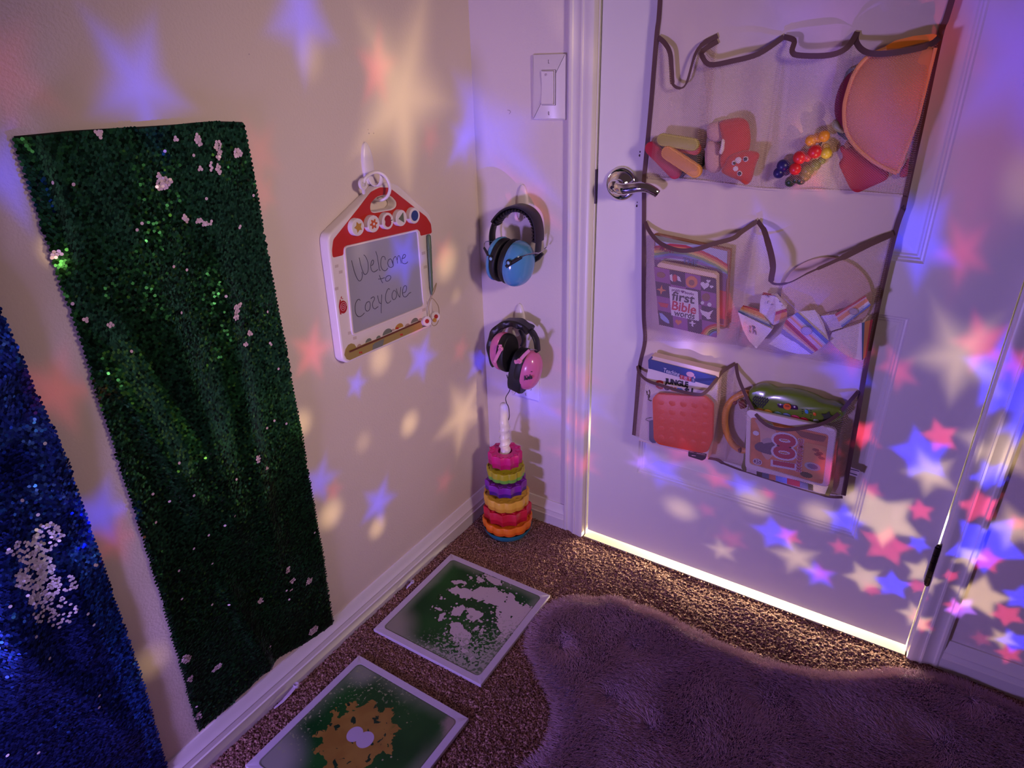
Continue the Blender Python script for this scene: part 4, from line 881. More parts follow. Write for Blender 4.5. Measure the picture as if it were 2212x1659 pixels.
# ------------------------------------------------------------------ over-door organizer
TD = frame((0, 0, 0), (1, 0, 0), (0, 0, 1))            # local (x, z, height off the door)
zE = zm(1380, 40, 3.16); zF = zm(1370, 440, 3.75); zG = zm(1350, 740, 4.02)
zH = zm(1370, 750, 6.38); zI = zm(1550, 810, 5.925); zJ = zm(1390, 490, 6.638); zK = zm(1590, 540, 6.6375); zL = zm(1380, 230, 7.373); zN = zm(1650, 250, 6.32)
def dd(z, a, b, h): q = onD(*z(a, b), -h); return (q.x, q.z)
def dv(z, a, b, h): return onD(*z(a, b), -h)
def P3(z, pts, h): return [dd(z, a, b, h) for a, b in pts]
def net_mat(name, col, cell=.0041, hole=.45, film=.03):
    m = bpy.data.materials.new(name); m.use_nodes = True; N, L = nodes(m); b = N['Principled BSDF']; out = N['Material Output']
    b.inputs['Base Color'].default_value = col+(1,); b.inputs['Roughness'].default_value = .6
    tc = N.new('ShaderNodeTexCoord'); sp = N.new('ShaderNodeSeparateXYZ'); L.new(tc.outputs['Object'], sp.inputs[0])
    cb = N.new('ShaderNodeCombineXYZ'); L.new(sp.outputs[0], cb.inputs[0])
    sc = N.new('ShaderNodeMath'); sc.operation = 'MULTIPLY'; sc.inputs[1].default_value = 1.25; L.new(sp.outputs[2], sc.inputs[0]); L.new(sc.outputs[0], cb.inputs[1])
    mp = N.new('ShaderNodeMapping'); mp.inputs['Rotation'].default_value = (0, 0, PI/4); s = 1/(cell*.7071); mp.inputs['Scale'].default_value = (s, s, s); L.new(cb.outputs[0], mp.inputs['Vector'])
    vo = N.new('ShaderNodeTexVoronoi'); vo.voronoi_dimensions = '2D'; vo.inputs['Scale'].default_value = 1; vo.inputs['Randomness'].default_value = 0; L.new(mp.outputs[0], vo.inputs['Vector'])
    r = N.new('ShaderNodeMapRange'); r.inputs[1].default_value = hole-.05; r.inputs[2].default_value = hole+.05; r.inputs[3].default_value = 1-film; r.inputs[4].default_value = .50; L.new(vo.outputs['Distance'], r.inputs[0])
    tr = N.new('ShaderNodeBsdfTransparent'); tl = N.new('ShaderNodeBsdfTranslucent'); tl.inputs[0].default_value = col+(1,)
    mx0 = N.new('ShaderNodeMixShader'); mx0.inputs[0].default_value = .3; L.new(b.outputs[0], mx0.inputs[1]); L.new(tl.outputs[0], mx0.inputs[2])
    mx = N.new('ShaderNodeMixShader'); L.new(r.outputs[0], mx.inputs[0]); L.new(mx0.outputs[0], mx.inputs[1]); L.new(tr.outputs[0], mx.inputs[2]); L.new(mx.outputs[0], out.inputs['Surface'])
    return m
m_net = net_mat('cream_mesh', (.62, .44, .42)); m_fab = mat('cream_nonwoven', (.70, .58, .55), .75, bump=(500, .15, .001))
m_bind = mat('brown_binding', (.115, .055, .055), .7); 
og = thing('door_organizer', (.66, -.012, .36), 'cream over-door organizer with mesh pockets and brown binding hanging on the white door', 'organizer')
# back cloth with soft vertical folds
L_ = [(1427, -20, .012), (1423, 40, .012), (1418, 81, .012), (1405, 240, .012), (1391, 388, .012), (1391, 440, .012), (1390, 667, .012), (1393, 736, .012), (1381, 795, .012), (1374, 880, .012), (1369, 940, .012)]
R_ = [(2062, -20, .012), (2044, 40, .012), (2030, 81, .012), (1992, 260, .012), (1953, 439, .012), (1951, 450, .012), (1933, 504, .012), (1898, 653, .012), (1869, 800, .012), (1852, 900, .012), (1822, 1070, .012)]
g = G(); P = []
for i in range(len(L_)-1):
    for s in range(6):
        t = s/6; a = onD(L_[i][0]*(1-t)+L_[i+1][0]*t, L_[i][1]*(1-t)+L_[i+1][1]*t, -.012); b = onD(R_[i][0]*(1-t)+R_[i+1][0]*t, R_[i][1]*(1-t)+R_[i+1][1]*t, -.012); row = []
        for j in range(61):
            u = j/60; q = a.lerp(b, u); w = math.sin(q.z*7.5)**2
            q.y = -.0115-.0028*math.sin(u*39+q.z*3)*w*(math.sin(u*PI)**.5)-.002*noise.noise(Vector((q.x*26, 0, q.z*11)))*1.2; row.append(q)
        P.append(row)
P.append([onD(L_[-1][0], L_[-1][1], -.012).lerp(onD(R_[-1][0], R_[-1][1], -.012), j/60) for j in range(61)])
g.grid(P); g.build('back_cloth', m_fab, og, ang=180, solid=.0008)
a0, b0 = onD(1427, -20, -.012), onD(2062, -20, -.012)
g = G(); g.grid([[V(a0.x+(b0.x-a0.x)*j/40+0*t, -.0115-.0016*math.sin(j*.95+2*t)*math.sin(PI*j/40)**.5*(1-t), (a0.z+(b0.z-a0.z)*j/40)*(1-t)+2.0*t) for j in range(41)] for t in [k/14 for k in range(15)]]); g.build('upper_cloth', m_fab, og, ang=180, solid=.0008)
for a_ in (a0, b0): g = G(); g.box((a_.x-.004, -.0142, a_.z-.002), (a_.x+.004, -.0132, 2.0)); g.build('upper_binding', m_bind, og, smooth=False)
for k in range(2):
    x_ = a0.x+.09+.26*k; g = G(); g.box((x_, -.014, 1.985), (x_+.03, -.0125, 2.037)); g.box((x_, -.014, 2.0355), (x_+.03, .038, 2.037)); g.build('hanger', m_chrome, og, smooth=False)
def ribbon(pts, w, name='binding', lean=None, m=None, thick=.0009):
    """fabric tape standing roughly parallel to the door; pts are room points"""
    pts = spline(pts, 5); n = len(pts); rs = []
    for i, p in enumerate(pts):
        t = (pts[min(i+1, n-1)]-pts[max(i-1, 0)]); t = t.normalized() if t.length > 1e-7 else V(1, 0, 0)
        nn = V(0, -1, 0); nn = (nn-t*nn.dot(t)).normalized(); b = t.cross(nn)
        ww = w*(lean[min(int(i/5), len(lean)-1)] if lean else 1)
        rs.append([p+b*(u*ww/2)+nn*(v*thick/2) for u, v in ((-1, -1), (1, -1), (1, 1), (-1, 1))])
    g = G(); g.rings(rs); return g.build(name, m or m_bind, og, ang=50)
ribbon([onD(a, b, -.0135) for a, b, h in L_], .0085); ribbon([onD(a, b, -.0135) for a, b, h in R_], .0085)
ribbon([dv(zE, *p) for p in [(60, 1085, .0135), (430, 1108, .0135), (850, 1162, .0135), (1300, 1172, .0135), (1835, 1212, .0135)]], .004, 'seam', m=m_fab)
ribbon([dv(zG, *p) for p in [(560, 962, .013), (620, 985, .014), (700, 1000, .014), (800, 1018, .013), (860, 1050, .014), (1050, 1122, .013), (1400, 1235, .013), (1740, 1330, .013), (1890, 1342, .0135)]], .006, 'lower_binding', lean=[1, .7, 1, 1.3, .8, .5, .5, 1])
PK = []
def w0(t): return max(0, 1-t/.15)
def pocket(top, bot, z, B, shape=.75, w=.0085, lean=None, trim=True, hb=.015, nx=64, nt=26):
    tp = spline([V(*z(p[0], p[1]), p[2]) for p in top], 8); bt_ = spline([V(*z(p[0], p[1]), hb) for p in bot], 8)
    def rs(l, n):
        out = []
        for i in range(n):
            f = i/(n-1)*(len(l)-1); k = min(int(f), len(l)-2); out.append(l[k].lerp(l[k+1], f-k))
        return out
    A, C = rs(tp, nx), rs(bt_, nx); P = []
    for j in range(nt):
        t = (j/(nt-1)); t = 1-(1-t)**1.25; row = []
        for i in range(nx):
            u = i/(nx-1); q = A[i].lerp(C[i], t); e = min(1, math.sin(PI*u)*2.6)**.7; ht = A[i].z
            full = ht+(max(B, ht)-ht)*float(smooth01(0, .3, t)); full = (hb+(full-hb)*e)*(1-w0(t))+ht*w0(t); k_ = min(1, (1-t)/.10)
            h = hb+(full-hb)*math.sqrt(max(0, 1-(1-k_)**2)); w_ = onD(q.x, q.y, -h); w_.y += .0018*noise.noise(Vector((w_.x*30, 1, w_.z*14)))*math.sin(PI*t)
            row.append(w_)
        P.append(row)
    g = G(); g.grid(P); PK.append(g.build('mesh_pocket', m_net, og, ang=180))
    if trim: ribbon([dv(z, *p)+V(0, -.0008, 0) for p in top], w, 'pocket_binding', lean)
pocket([(135,130,.014),(180,170,.020),(215,240,.028),(225,360,.030),(235,450,.031),(290,475,.032),(330,430,.030),(380,260,.026),(430,180,.020),(540,118,.014)], [(60,1085),(240,1092),(430,1106)], zE, .050, lean=[1,1,1,1,.6,.35,.5,.6,.9,1,1])
pocket([(540,155,.015),(440,220,.022),(437,265,.030),(490,315,.036),(640,290,.040),(820,240,.034),(990,125,.015)], [(430,1106),(640,1135),(850,1160)], zE, .060)
pocket([(990,125,.015),(1060,150,.026),(1047,225,.034),(1100,252,.038),(1300,250,.042),(1420,200,.034),(1492,92,.015)], [(850,1160),(1080,1168),(1305,1170)], zE, .030)
pocket([(1490,92,.015),(1482,150,.022),(1520,210,.040),(1600,240,.052),(1750,232,.058),(1960,190,.044),(2050,132,.016)], [(1305,1170),(1560,1185),(1830,1210)], zE, .060)
pocket([(90,150,.015),(130,230,.028),(200,310,.042),(300,360,.056),(400,380,.062),(520,365,.062),(640,325,.056),(800,280,.042),(880,220,.030),(1000,140,.015)], [(85,1110),(400,1120),(830,1145)], zF, .060)
pocket([(1000,140,.015),(1050,210,.030),(1080,300,.046),(1112,420,.060),(1125,520,.068),(1118,640,.074),(1250,640,.074),(1400,565,.070),(1500,520,.064),(1700,430,.050),(1900,330,.034),(2100,240,.016)], [(830,1145),(980,1182),(1430,1262),(1868,1345)], zF, .066, lean=[1,1.2,1.3,1.3,1.2,.5,.25,.35,.7,1.2,1.2,1])
pocket([(110,200,.015),(125,260,.028),(200,330,.044),(350,380,.056),(500,425,.064),(640,450,.066),(700,430,.062),(780,340,.046),(850,250,.030),(960,180,.015)], [(70,800),(200,868),(560,962),(700,1002),(860,1050)], zG, .064, w=.007)
pocket([(965,180,.015),(985,300,.030),(1060,480,.048),(1130,610,.060),(1200,690,.068),(1280,735,.072),(1400,755,.074),(1550,740,.072),(1720,700,.064),(1850,620,.048),(1960,500,.030),(2026,424,.015)], [(860,1050),(1050,1128),(1400,1240),(1740,1336),(1888,1343)], zG, .068, w=.007)
# sewn-in care label
g = G(TD); g.prism(P3(zI, [(1655, 1160), (1825, 1225), (1785, 1310), (1650, 1268)], .0135), .013, .0136); cl_b = g.build('care_label', mat('label_white', (.72, .62, .68), .6), og, smooth=False)
g = G(TD)
for y0 in (1188, 1238): g.prism(P3(zI, [(1660, y0), (1815-(y0-1188)*.5, y0+40), (1812-(y0-1188)*.5, y0+50), (1660, y0+10)], .0137), .0136, .0139)
g.build('print_line', mat('label_ink', (.05, .03, .08), .7), cl_b, smooth=False)

def ltext(s, z, a, b, hpx, h, m, parent, bold=0.0, name='lettering', ext=.0002, space=1.0):
    """lettering whose mid-line runs from crop point a to b on the plane h off the door, hpx = capital height in crop pixels"""
    A, B = dv(z, *a, h), dv(z, *b, h); up = dv(z, (a[0]+b[0])/2, (a[1]+b[1])/2-10, h)-dv(z, (a[0]+b[0])/2, (a[1]+b[1])/2, h)
    d = (B-A); px = dv(z, a[0]+10, a[1], h)-dv(z, a[0], a[1], h); ang = math.atan2(b[1]-a[1], b[0]-a[0]); per = (abs(math.cos(ang))*up.length+abs(math.sin(ang))*px.length)/10
    size = hpx*per/.73; T = frame(A.lerp(B, .5), d, V(0, -1, 0).cross(d))
    ob = text(s, T, 0, 0, size, m, parent, name, bold, ext, space=space)
    xs = [(ob.matrix_world.inverted() @ Vector((0, 0, 0))).x] ; Ti = T.inverted() @ Matrix.Translation(parent_world(parent))
    lo = min((Ti @ v.co).x for v in ob.data.vertices); hi = max((Ti @ v.co).x for v in ob.data.vertices); ylo = min((Ti @ v.co).y for v in ob.data.vertices); yhi = max((Ti @ v.co).y for v in ob.data.vertices)
    k = d.length/(hi-lo); Sx = T @ Matrix.Diagonal((k, 1, 1, 1)) @ Matrix.Translation((-(lo+hi)/2, -(ylo+yhi)/2, 0)) @ Ti
    ob.data.transform(Matrix.Translation(-parent_world(parent)) @ Sx); return ob
def plate(z, pts, h0, h1, m, parent, nm, r=0.0, bev=0.0, hp=None):
    p = P3(z, pts, hp if hp is not None else h1)
    if r: p = roundpoly(p, r)
    g = G(TD); g.prism(p, h0, h1, bev=bev); return g.build(nm, m, parent, smooth=bev > 0)
def puff(z, pts, h0, h1, m, parent, nm, r=.01, steps=7, T=None):
    p = roundpoly(P3(z, pts, (h0+h1)/2), r, 4); g = G(TD); hm = (h0+h1)/2; rs = []; w = min(max(a[0] for a in p)-min(a[0] for a in p), max(a[1] for a in p)-min(a[1] for a in p))/2
    cx = sum(a[0] for a in p)/len(p); cy = sum(a[1] for a in p)/len(p); D = min((h1-h0)*.7, w*.7)
    for k in range(-steps, steps+1):
        a = k/(steps+.6)*PI/2; f = 1-math.cos(a); sc = 1-f*min(.95, D/w*1.2)
        rs.append([(cx+(x-cx)*sc, cy+(y-cy)*sc, hm+(h1-h0)/2*math.sin(a)) for x, y in p])
    g.rings(rs); return g.build(nm, m, parent, ang=80)
def ball(g, z, a, b, r, h, sq=.9):
    q = dv(z, a, b, h); rr = (dv(z, a+r, b, h)-q).length; g.ell(q, rr, rr*sq, rr, 16, 10)
def root(name, z, a, b, h, label, cat, group=None): return thing(name, dv(z, a, b, h), label, cat, group)
C = lambda n, c, r=.5, **k: mat(n, c, r, **k)

# ---- top row, first pocket: rounded foam sticks
def stick(a, b, r, h, m, label, rim=None, th=.008):
    t = root('foam_stick', zL, (a[0]+b[0])/2, max(a[1], b[1])+r, h, label, 'foam stick', 'coloured foam sticks in the top left pocket')
    p, q = Vector(dd(zL, *a, h)), Vector(dd(zL, *b, h)); rr = (Vector(dd(zL, a[0]+r, a[1], h))-p).length; d = (q-p).normalized(); an = math.atan2(d.y, d.x)
    poly = [(q.x+rr*math.cos(an-PI/2+PI*k/12), q.y+rr*math.sin(an-PI/2+PI*k/12)) for k in range(13)]+[(p.x+rr*math.cos(an+PI/2+PI*k/12), p.y+rr*math.sin(an+PI/2+PI*k/12)) for k in range(13)]
    g = G(TD); g.prism(poly, h-th, h, bev=.003); g.build('body', m, t)
    if rim: g = G(TD); g.prism(inset(poly, rr*.28), h-.001, h+.0008, bev=.0006); g.build('inset_face', rim, t)
stick((820, 720), (960, 880), 95, .026, C('dark_green_foam', (.01, .05, .02)), 'dark green foam stick, mostly hidden at the right of the top left pocket', th=.005)
stick((330, 700), (660, 1075), 62, .024, C('navy_foam', (.015, .03, .10)), 'navy foam stick behind the crimson one in the top left pocket', th=.004)
stick((480, 590), (885, 680), 92, .034, C('red_orange_foam', (.55, .05, .02)), 'red orange foam stick peeking out under the yellow one', th=.006)
stick((185, 670), (560, 1055), 98, .036, C('crimson_foam', (.45, .012, .04)), 'crimson foam stick lying lowest left in the top left pocket')
stick((370, 530), (850, 610), 92, .044, C('yellow_foam', (.50, .46, .06)), 'yellow green foam stick on top in the top left pocket', C('yellow_foam_face', (.42, .38, .05)))
stick((450, 745), (885, 1030), 104, .047, C('tan_orange_foam', (.80, .36, .07)), 'tan orange foam stick in front in the top left pocket', C('tan_orange_face', (.68, .28, .06)))

# ---- second pocket: red plush toy
pl = root('plush_toy', zL, 1500, 1270, .03, 'red star headed plush toy with a white muzzle in the second top pocket', 'plush toy')
m_pr = C('red_plush', (.62, .045, .025), .9, sheen=.5, bump=(700, .4, .001)); m_pp = C('pink_plush', (.62, .36, .36), .9, sheen=.4); m_wh = C('white_felt', (.8, .68, .72), .8)
puff(zL, [(1080, 380), (1110, 270), (1280, 225), (1370, 300), (1350, 520), (1250, 580), (1100, 520)], .016, .040, m_pp, pl, 'paw', .012)
puff(zL, [(1070, 640), (1100, 540), (1290, 560), (1330, 760), (1310, 1030), (1200, 1075), (1080, 1020), (1050, 850)], .016, .042, m_pp, pl, 'paw', .012)
puff(zL, [(1270, 230), (1420, 195), (1600, 165), (1740, 220), (1790, 480), (1760, 720), (1620, 860), (1330, 1020), (1290, 900), (1340, 560)], .016, .048, m_pr, pl, 'body', .012)
puff(zL, [(1330, 500), (1375, 540), (1360, 700), (1310, 775), (1275, 740), (1305, 660)], .040, .050, m_wh, pl, 'belly_patch', .004)
hd_ = puff(zL, [(1420, 780), (1560, 720), (1740, 690), (1950, 735), (1860, 930), (1800, 1180), (1715, 1270), (1610, 1180), (1470, 1130), (1290, 1040), (1380, 900)], .030, .056, m_pr, pl, 'head', .010)
g = G()
for a, b, r in ((1585, 862, 58), (1545, 990, 56), (1520, 905, 46)): ball(g, zL, a, b, r, .0545, .35)
g.build('muzzle', m_wh, hd_); g = G(); ball(g, zL, 1520, 906, 22, .0585, .5); g.build('nose', m_black, hd_)
for a, b in ((1702, 838), (1606, 1066)):
    g = G(); ball(g, zL, a, b, 44, .0555, .3); ey = g.build('eye', m_wh, hd_)
    g = G(); ball(g, zL, a-3, b+2, 30, .0570, .3); g.build('pupil', m_black, hd_)
# ---- third pocket: string of wooden beads
bd = root('bead_grasper', zN, 500, 960, .03, 'cluster of navy, red, orange, yellow and olive beads in the third top pocket', 'bead toy')
bc = dict(n=C('navy_bead', (.02, .015, .13), .35), r=C('red_bead', (.62, .02, .03), .35), o=C('orange_bead', (.85, .33, .03), .35), y=C('yellow_bead', (.72, .52, .05), .35), g=C('olive_bead', (.16, .19, .03), .35), d=C('dark_green_bead', (.02, .05, .03), .35))
for a, b, r, c, h in [(265,685,92,'n',.030),(205,780,78,'n',.030),(300,760,60,'n',.024),(360,900,74,'d',.026),(440,870,60,'d',.030),(505,875,72,'d',.030),(490,570,95,'r',.034),(600,560,75,'r',.030),(700,490,100,'r',.036),(430,725,85,'r',.036),
                      (645,340,84,'o',.034),(740,300,78,'o',.030),(820,280,84,'o',.036),(845,430,60,'y',.028),(850,510,82,'y',.034),(600,740,95,'g',.030),(700,670,82,'g',.032),(560,820,84,'g',.028),(790,610,58,'g',.030)]:
    g = G(); ball(g, zN, a, b, r, h, .95); g.build('bead', bc[c], bd)
g = G(); g.tube(spline([dv(zN, a, b, .026) for a, b in [(205, 780), (265, 685), (430, 725), (490, 570), (700, 490), (820, 280)]], 4), .002, 6); g.build('cord', m_black, bd)
# ---- fourth pocket
oc = root('folding_cap', zE, 1750, 1050, .03, 'big orange folded fabric disc filling the right top pocket', 'fabric disc')
m_oc = C('orange_fabric', (.72, .27, .11), .8, bump=(450, .3, .001)); m_ob = C('orange_edge', (.85, .36, .12), .7)
arc = [(1690, 205), (1560, 265), (1470, 380), (1415, 540), (1403, 640), (1415, 760), (1470, 860), (1560, 945), (1660, 1010), (1765, 1055)]
pz = [dd(zE, a, b, .045) for a, b in arc]; pz = [(p.x, p.y) for p in spline([V(a, b, 0) for a, b in pz], 4)]+[dd(zE, a, b, .045) for a, b in ((1800, 1010), (1900, 700), (1980, 400), (2025, 200), (1950, 185), (1830, 200))]
g = G(TD); cx = sum(a for a, b in pz)/len(pz); cy = sum(b for a, b in pz)/len(pz)
g.rings([[(cx+(x-cx)*f, cy+(y-cy)*f, h) for x, y in pz] for f, h in ((.97, .030), (1, .036), (1, .042), (.95, .046), (.8, .050), (.5, .052), (.1, .053))]); g.build('panel', m_oc, oc, ang=80)
g = G(); g.tube(spline([dv(zE, a, b, .045) for a, b in arc], 6), .0034, 8); g.tube([dv(zE, 1765, 1055, .045), dv(zE, 1900, 700, .044), dv(zE, 2025, 200, .044)], .0026, 8); g.build('wire_edge', m_ob, oc)
plate(zE, [(1640, 215), (1750, 150), (1880, 118), (2010, 104), (2040, 112), (2000, 150), (1850, 185), (1720, 215)], .030, .038, C('bright_orange_fabric', (.86, .26, .02), .6), oc, 'folded_brim', .003)
cr = root('fabric_disc', zE, 1430, 750, .02, 'dark crimson disc behind the orange fabric disc', 'fabric disc')
g = G(TD); c0 = dd(zE, 1480, 560, .026); rx = Vector(dd(zE, 1625, 560, .026))-Vector(c0); ry = Vector(dd(zE, 1480, 340, .026))-Vector(c0)
g.prism(circ(c0[0], c0[1], rx.length, 40, ry=ry.length), .020, .028, bev=.003); g.build('disc', C('crimson_fabric', (.20, .01, .03), .8), cr)
rp = root('red_pouch', zN, 1300, 1050, .03, 'soft crimson red pouch at the bottom of the right top pocket', 'plush toy')
puff(zN, [(1060, 400), (1240, 420), (1480, 600), (1720, 770), (1690, 870), (1270, 1060), (1180, 1000), (1015, 650), (1090, 560), (1035, 440)], .017, .036, C('red_felt', (.50, .018, .045), .9, bump=(600, .3, .001)), rp, 'body', .008)
puff(zN, [(1090, 390), (1150, 320), (1220, 400), (1125, 460)], .022, .038, C('tan_felt', (.50, .24, .13), .9), rp, 'tab', .003)
gt = root('toy_leaf', zN, 1000, 220, .03, 'pale green toy piece with a dark stripe beside the orange disc', 'toy')
puff(zN, [(920, 110), (960, 40), (1020, 60), (1060, 140), (1120, 240), (1040, 240), (940, 180)], .018, .032, C('pale_green_plastic', (.42, .46, .22), .4), gt, 'body', .006)
plate(zN, [(990, 200), (1150, 270), (1150, 330), (1110, 330), (1010, 250)], .018, .026, C('dark_stripe', (.03, .06, .06), .5), gt, 'stripe', .002)
pb = root('pink_cloth', zN, 1900, 850, .03, 'small crimson cloth corner at the right edge of the top right pocket', 'cloth')
puff(zN, [(1860, 760), (1980, 560), (1965, 820), (1900, 850), (1850, 830)], .018, .028, C('rose_felt', (.42, .05, .09), .9), pb, 'body', .004)
zt = plate(zE, [(1375, 470), (1420, 350), (1500, 320), (1440, 480)], .018, .022, C('teal_grey_fabric', (.22, .26, .24), .8), gt, 'grey_flap', .004)

# ---- middle row left: two picture books
bk = root('picture_book', zJ, 650, 1420, .03, 'tall rainbow picture book with a brown rim, standing behind the smaller book', 'book', 'books in the mesh pockets')
plate(zJ, [(150, 100), (1245, 330), (1175, 1440), (205, 1240)], .017, .030, C('brown_board', (.30, .13, .07)), bk, 'board', .002)
cv = plate(zJ, [(165, 120), (1205, 350), (1150, 1410), (215, 1220)], .029, .0312, C('sky_cover', (.40, .40, .62)), bk, 'cover', hp=.031)
arcp = [(155, 275), (260, 262), (380, 240), (600, 262), (850, 345), (1050, 440), (1205, 540)]
for k, (nm, c) in enumerate((('r', (.45, .02, .02)), ('o', (.62, .20, .04)), ('y', (.62, .46, .10)), ('g', (.20, .32, .12)), ('b', (.14, .20, .45)), ('v', (.20, .10, .34)))):
    up_ = [(a, b+k*34) for a, b in arcp]; lo_ = [(a, b+(k+1)*34+2) for a, b in arcp][::-1]
    plate(zJ, up_+lo_, .0310, .0317+.0001*k, C('rainbow_'+nm, c), cv, 'printed_stripe', hp=.0317)
plate(zJ, [(155, 470), (600, 500), (1195, 680), (1150, 1400), (215, 1215)], .031, .0324, C('plum_cover', (.12, .045, .15)), cv, 'printed_field', hp=.032)
plate(zJ, [(1060, 900), (1190, 930), (1165, 1330), (1060, 1300)], .0322, .0328, C('printed_red', (.36, .03, .03)), cv, 'printed_panel', hp=.0325)
ltext('NOAH', zJ, (235, 300), (430, 345), 62, .0335, C('print_dark_red', (.25, .01, .05)), cv, bold=.03); ltext('THE', zJ, (560, 480), (775, 525), 66, .0335, C('print_blue', (.05, .09, .28)), cv, bold=.03)
bb_ = root('board_book', zJ, 640, 1560, .045, 'purple padded board book with a white title panel in the middle left pocket', 'book', 'books in the mesh pockets')
plate(zJ, [(195, 545), (230, 508), (1010, 665), (1052, 700), (1060, 1560), (985, 1585), (230, 1400)], .034, .050, C('cream_pages', (.76, .58, .50)), bb_, 'page_block', .002, .001)
cv = plate(zJ, [(150, 570), (1040, 745), (1050, 1590), (225, 1402)], .049, .0520, C('purple_cover', (.15, .035, .17)), bb_, 'cover', .004, hp=.052)
m_dp = C('deep_plum_print', (.035, .008, .045)); m_mp = C('mid_purple_print', (.24, .07, .27))
def cellq(i, j, w=4.0):
    TLc, TRc, BRc, BLc = (150, 570), (1040, 745), (1050, 1590), (225, 1402)
    f = lambda u, v: ((1-v)*((1-u)*TLc[0]+u*TRc[0])+v*((1-u)*BLc[0]+u*BRc[0]), (1-v)*((1-u)*TLc[1]+u*TRc[1])+v*((1-u)*BLc[1]+u*BRc[1]))
    return [f((i+a)/4, (j+b)/4) for a, b in ((.0, .0), (1, .0), (1, 1), (.0, 1))]
for j in range(4):
    for i in range(4): plate(zJ, cellq(i, j), .0519, .0523, m_mp if (i+j) % 2 == 0 else m_dp, cv, 'printed_square', hp=.0523)
H = .0528; m_pwh = C('print_white', (.66, .60, .74))
plate(zJ, [(365, 853), (778, 930), (797, 1352), (400, 1268)], .0522, H, m_pwh, cv, 'title_panel', hp=H)
ltext('first', zJ, (408, 985), (735, 1043), 112, H+.0003, C('print_black', (.02, .012, .03)), cv, bold=.018); ltext('Bible', zJ, (410, 1122), (758, 1192), 112, H+.0003, C('print_crimson', (.45, .01, .05)), cv, bold=.02)
ltext('words', zJ, (440, 1228), (735, 1285), 78, H+.0003, C('print_black', (0, 0, 0)), cv, bold=.012)
ltext('priddy', zJ, (408, 905), (528, 925), 34, H+.0003, C('print_plum', (.12, .03, .14)), cv); ltext('books', zJ, (595, 940), (722, 965), 34, H+.0003, C('print_plum', (.1, .1, .1)), cv)
def heart(z, a, b, r, h, m, parent, nm='printed_heart'):
    c = Vector(dd(z, a, b, h)); s = (Vector(dd(z, a+r, b, h))-c).length/16
    g = G(TD); g.prism([(c.x+s*16*math.sin(t)**3, c.y+s*(13*math.cos(t)-5*math.cos(2*t)-2*math.cos(3*t)-math.cos(4*t))) for t in [2*PI*k/28 for k in range(28)]], h-.0005, h); return g.build(nm, m, parent, smooth=False)
heart(zJ, 562, 930, 26, H+.0003, C('print_plum', (0, 0, 0)), cv); heart(zJ, 878, 840, 62, H, m_pwh, cv); heart(zJ, 930, 780, 30, H, m_pwh, cv); heart(zJ, 975, 860, 28, H, m_pwh, cv)
def star_(z, a, b, R, r, n, h, m, parent, nm='printed_star'): c = dd(z, a, b, h); s = (Vector(dd(z, a+10, b, h))-Vector(c)).length/10; g = G(TD); g.prism(starpoly(c[0], c[1], R*s, r*s, n), h-.0005, h); return g.build(nm, m, parent, smooth=False)
def disc_(z, a, b, r, h, m, parent, nm='printed_disc', ry=None, th=.0005): c = dd(z, a, b, h); s = (Vector(dd(z, a+10, b, h))-Vector(c)).length/10; g = G(TD); g.prism(circ(c[0], c[1], r*s, 22, ry=(ry or r)*s), h-th, h); return g.build(nm, m, parent, smooth=False)
m_po = C('print_orange', (.60, .20, .06)); m_pbl = C('print_light_blue', (.28, .34, .72)); m_prd = C('print_red', (.48, .04, .05)); m_pbr = C('print_brown', (.22, .09, .06))
star_(zJ, 255, 905, 70, 24, 4, H, m_po, cv); disc_(zJ, 690, 790, 85, H-.0002, m_po, cv, 'printed_lion'); disc_(zJ, 690, 800, 42, H, m_pbr, cv, 'printed_face')
plate(zJ, [(375, 690), (410, 680), (420, 790), (385, 760)], .0522, H, m_pwh, cv, 'printed_wing', hp=H); plate(zJ, [(480, 700), (520, 720), (540, 790), (490, 770)], .0522, H, m_pwh, cv, 'printed_wing', hp=H); disc_(zJ, 448, 735, 34, H, m_prd, cv, 'printed_figure', 52)
plate(zJ, [(205, 1080), (360, 1105), (340, 1160), (250, 1145)], .0522, H, m_prd, cv, 'printed_boat', hp=H)
plate(zJ, [(225, 1235), (262, 1240), (330, 1300), (365, 1350), (370, 1390), (320, 1370), (250, 1320)], .0522, H, m_pbl, cv, 'printed_fish', hp=H); heart(zJ, 500, 1368, 46, H, m_po, cv, 'printed_fruit')
plate(zJ, [(688, 1345), (712, 1350), (712, 1375), (745, 1382), (745, 1396), (712, 1392), (714, 1430), (690, 1425), (688, 1388), (658, 1382), (658, 1368), (688, 1372)], .0522, H, m_pwh, cv, 'printed_cross', hp=H)
plate(zJ, [(805, 1180), (870, 1210), (930, 1225), (1000, 1195), (960, 1260), (950, 1290), (970, 1320), (910, 1325), (900, 1295), (840, 1260)], .0522, H, m_pwh, cv, 'printed_dove', hp=H)
disc_(zJ, 895, 1010, 58, H, m_pbr, cv, 'printed_animal'); disc_(zJ, 845, 1090, 24, H, m_pwh, cv, 'printed_animal'); disc_(zJ, 945, 1115, 30, H, m_pwh, cv, 'printed_animal'); disc_(zJ, 250, 690, 62, H, m_pbr, cv, 'printed_animal', 40)
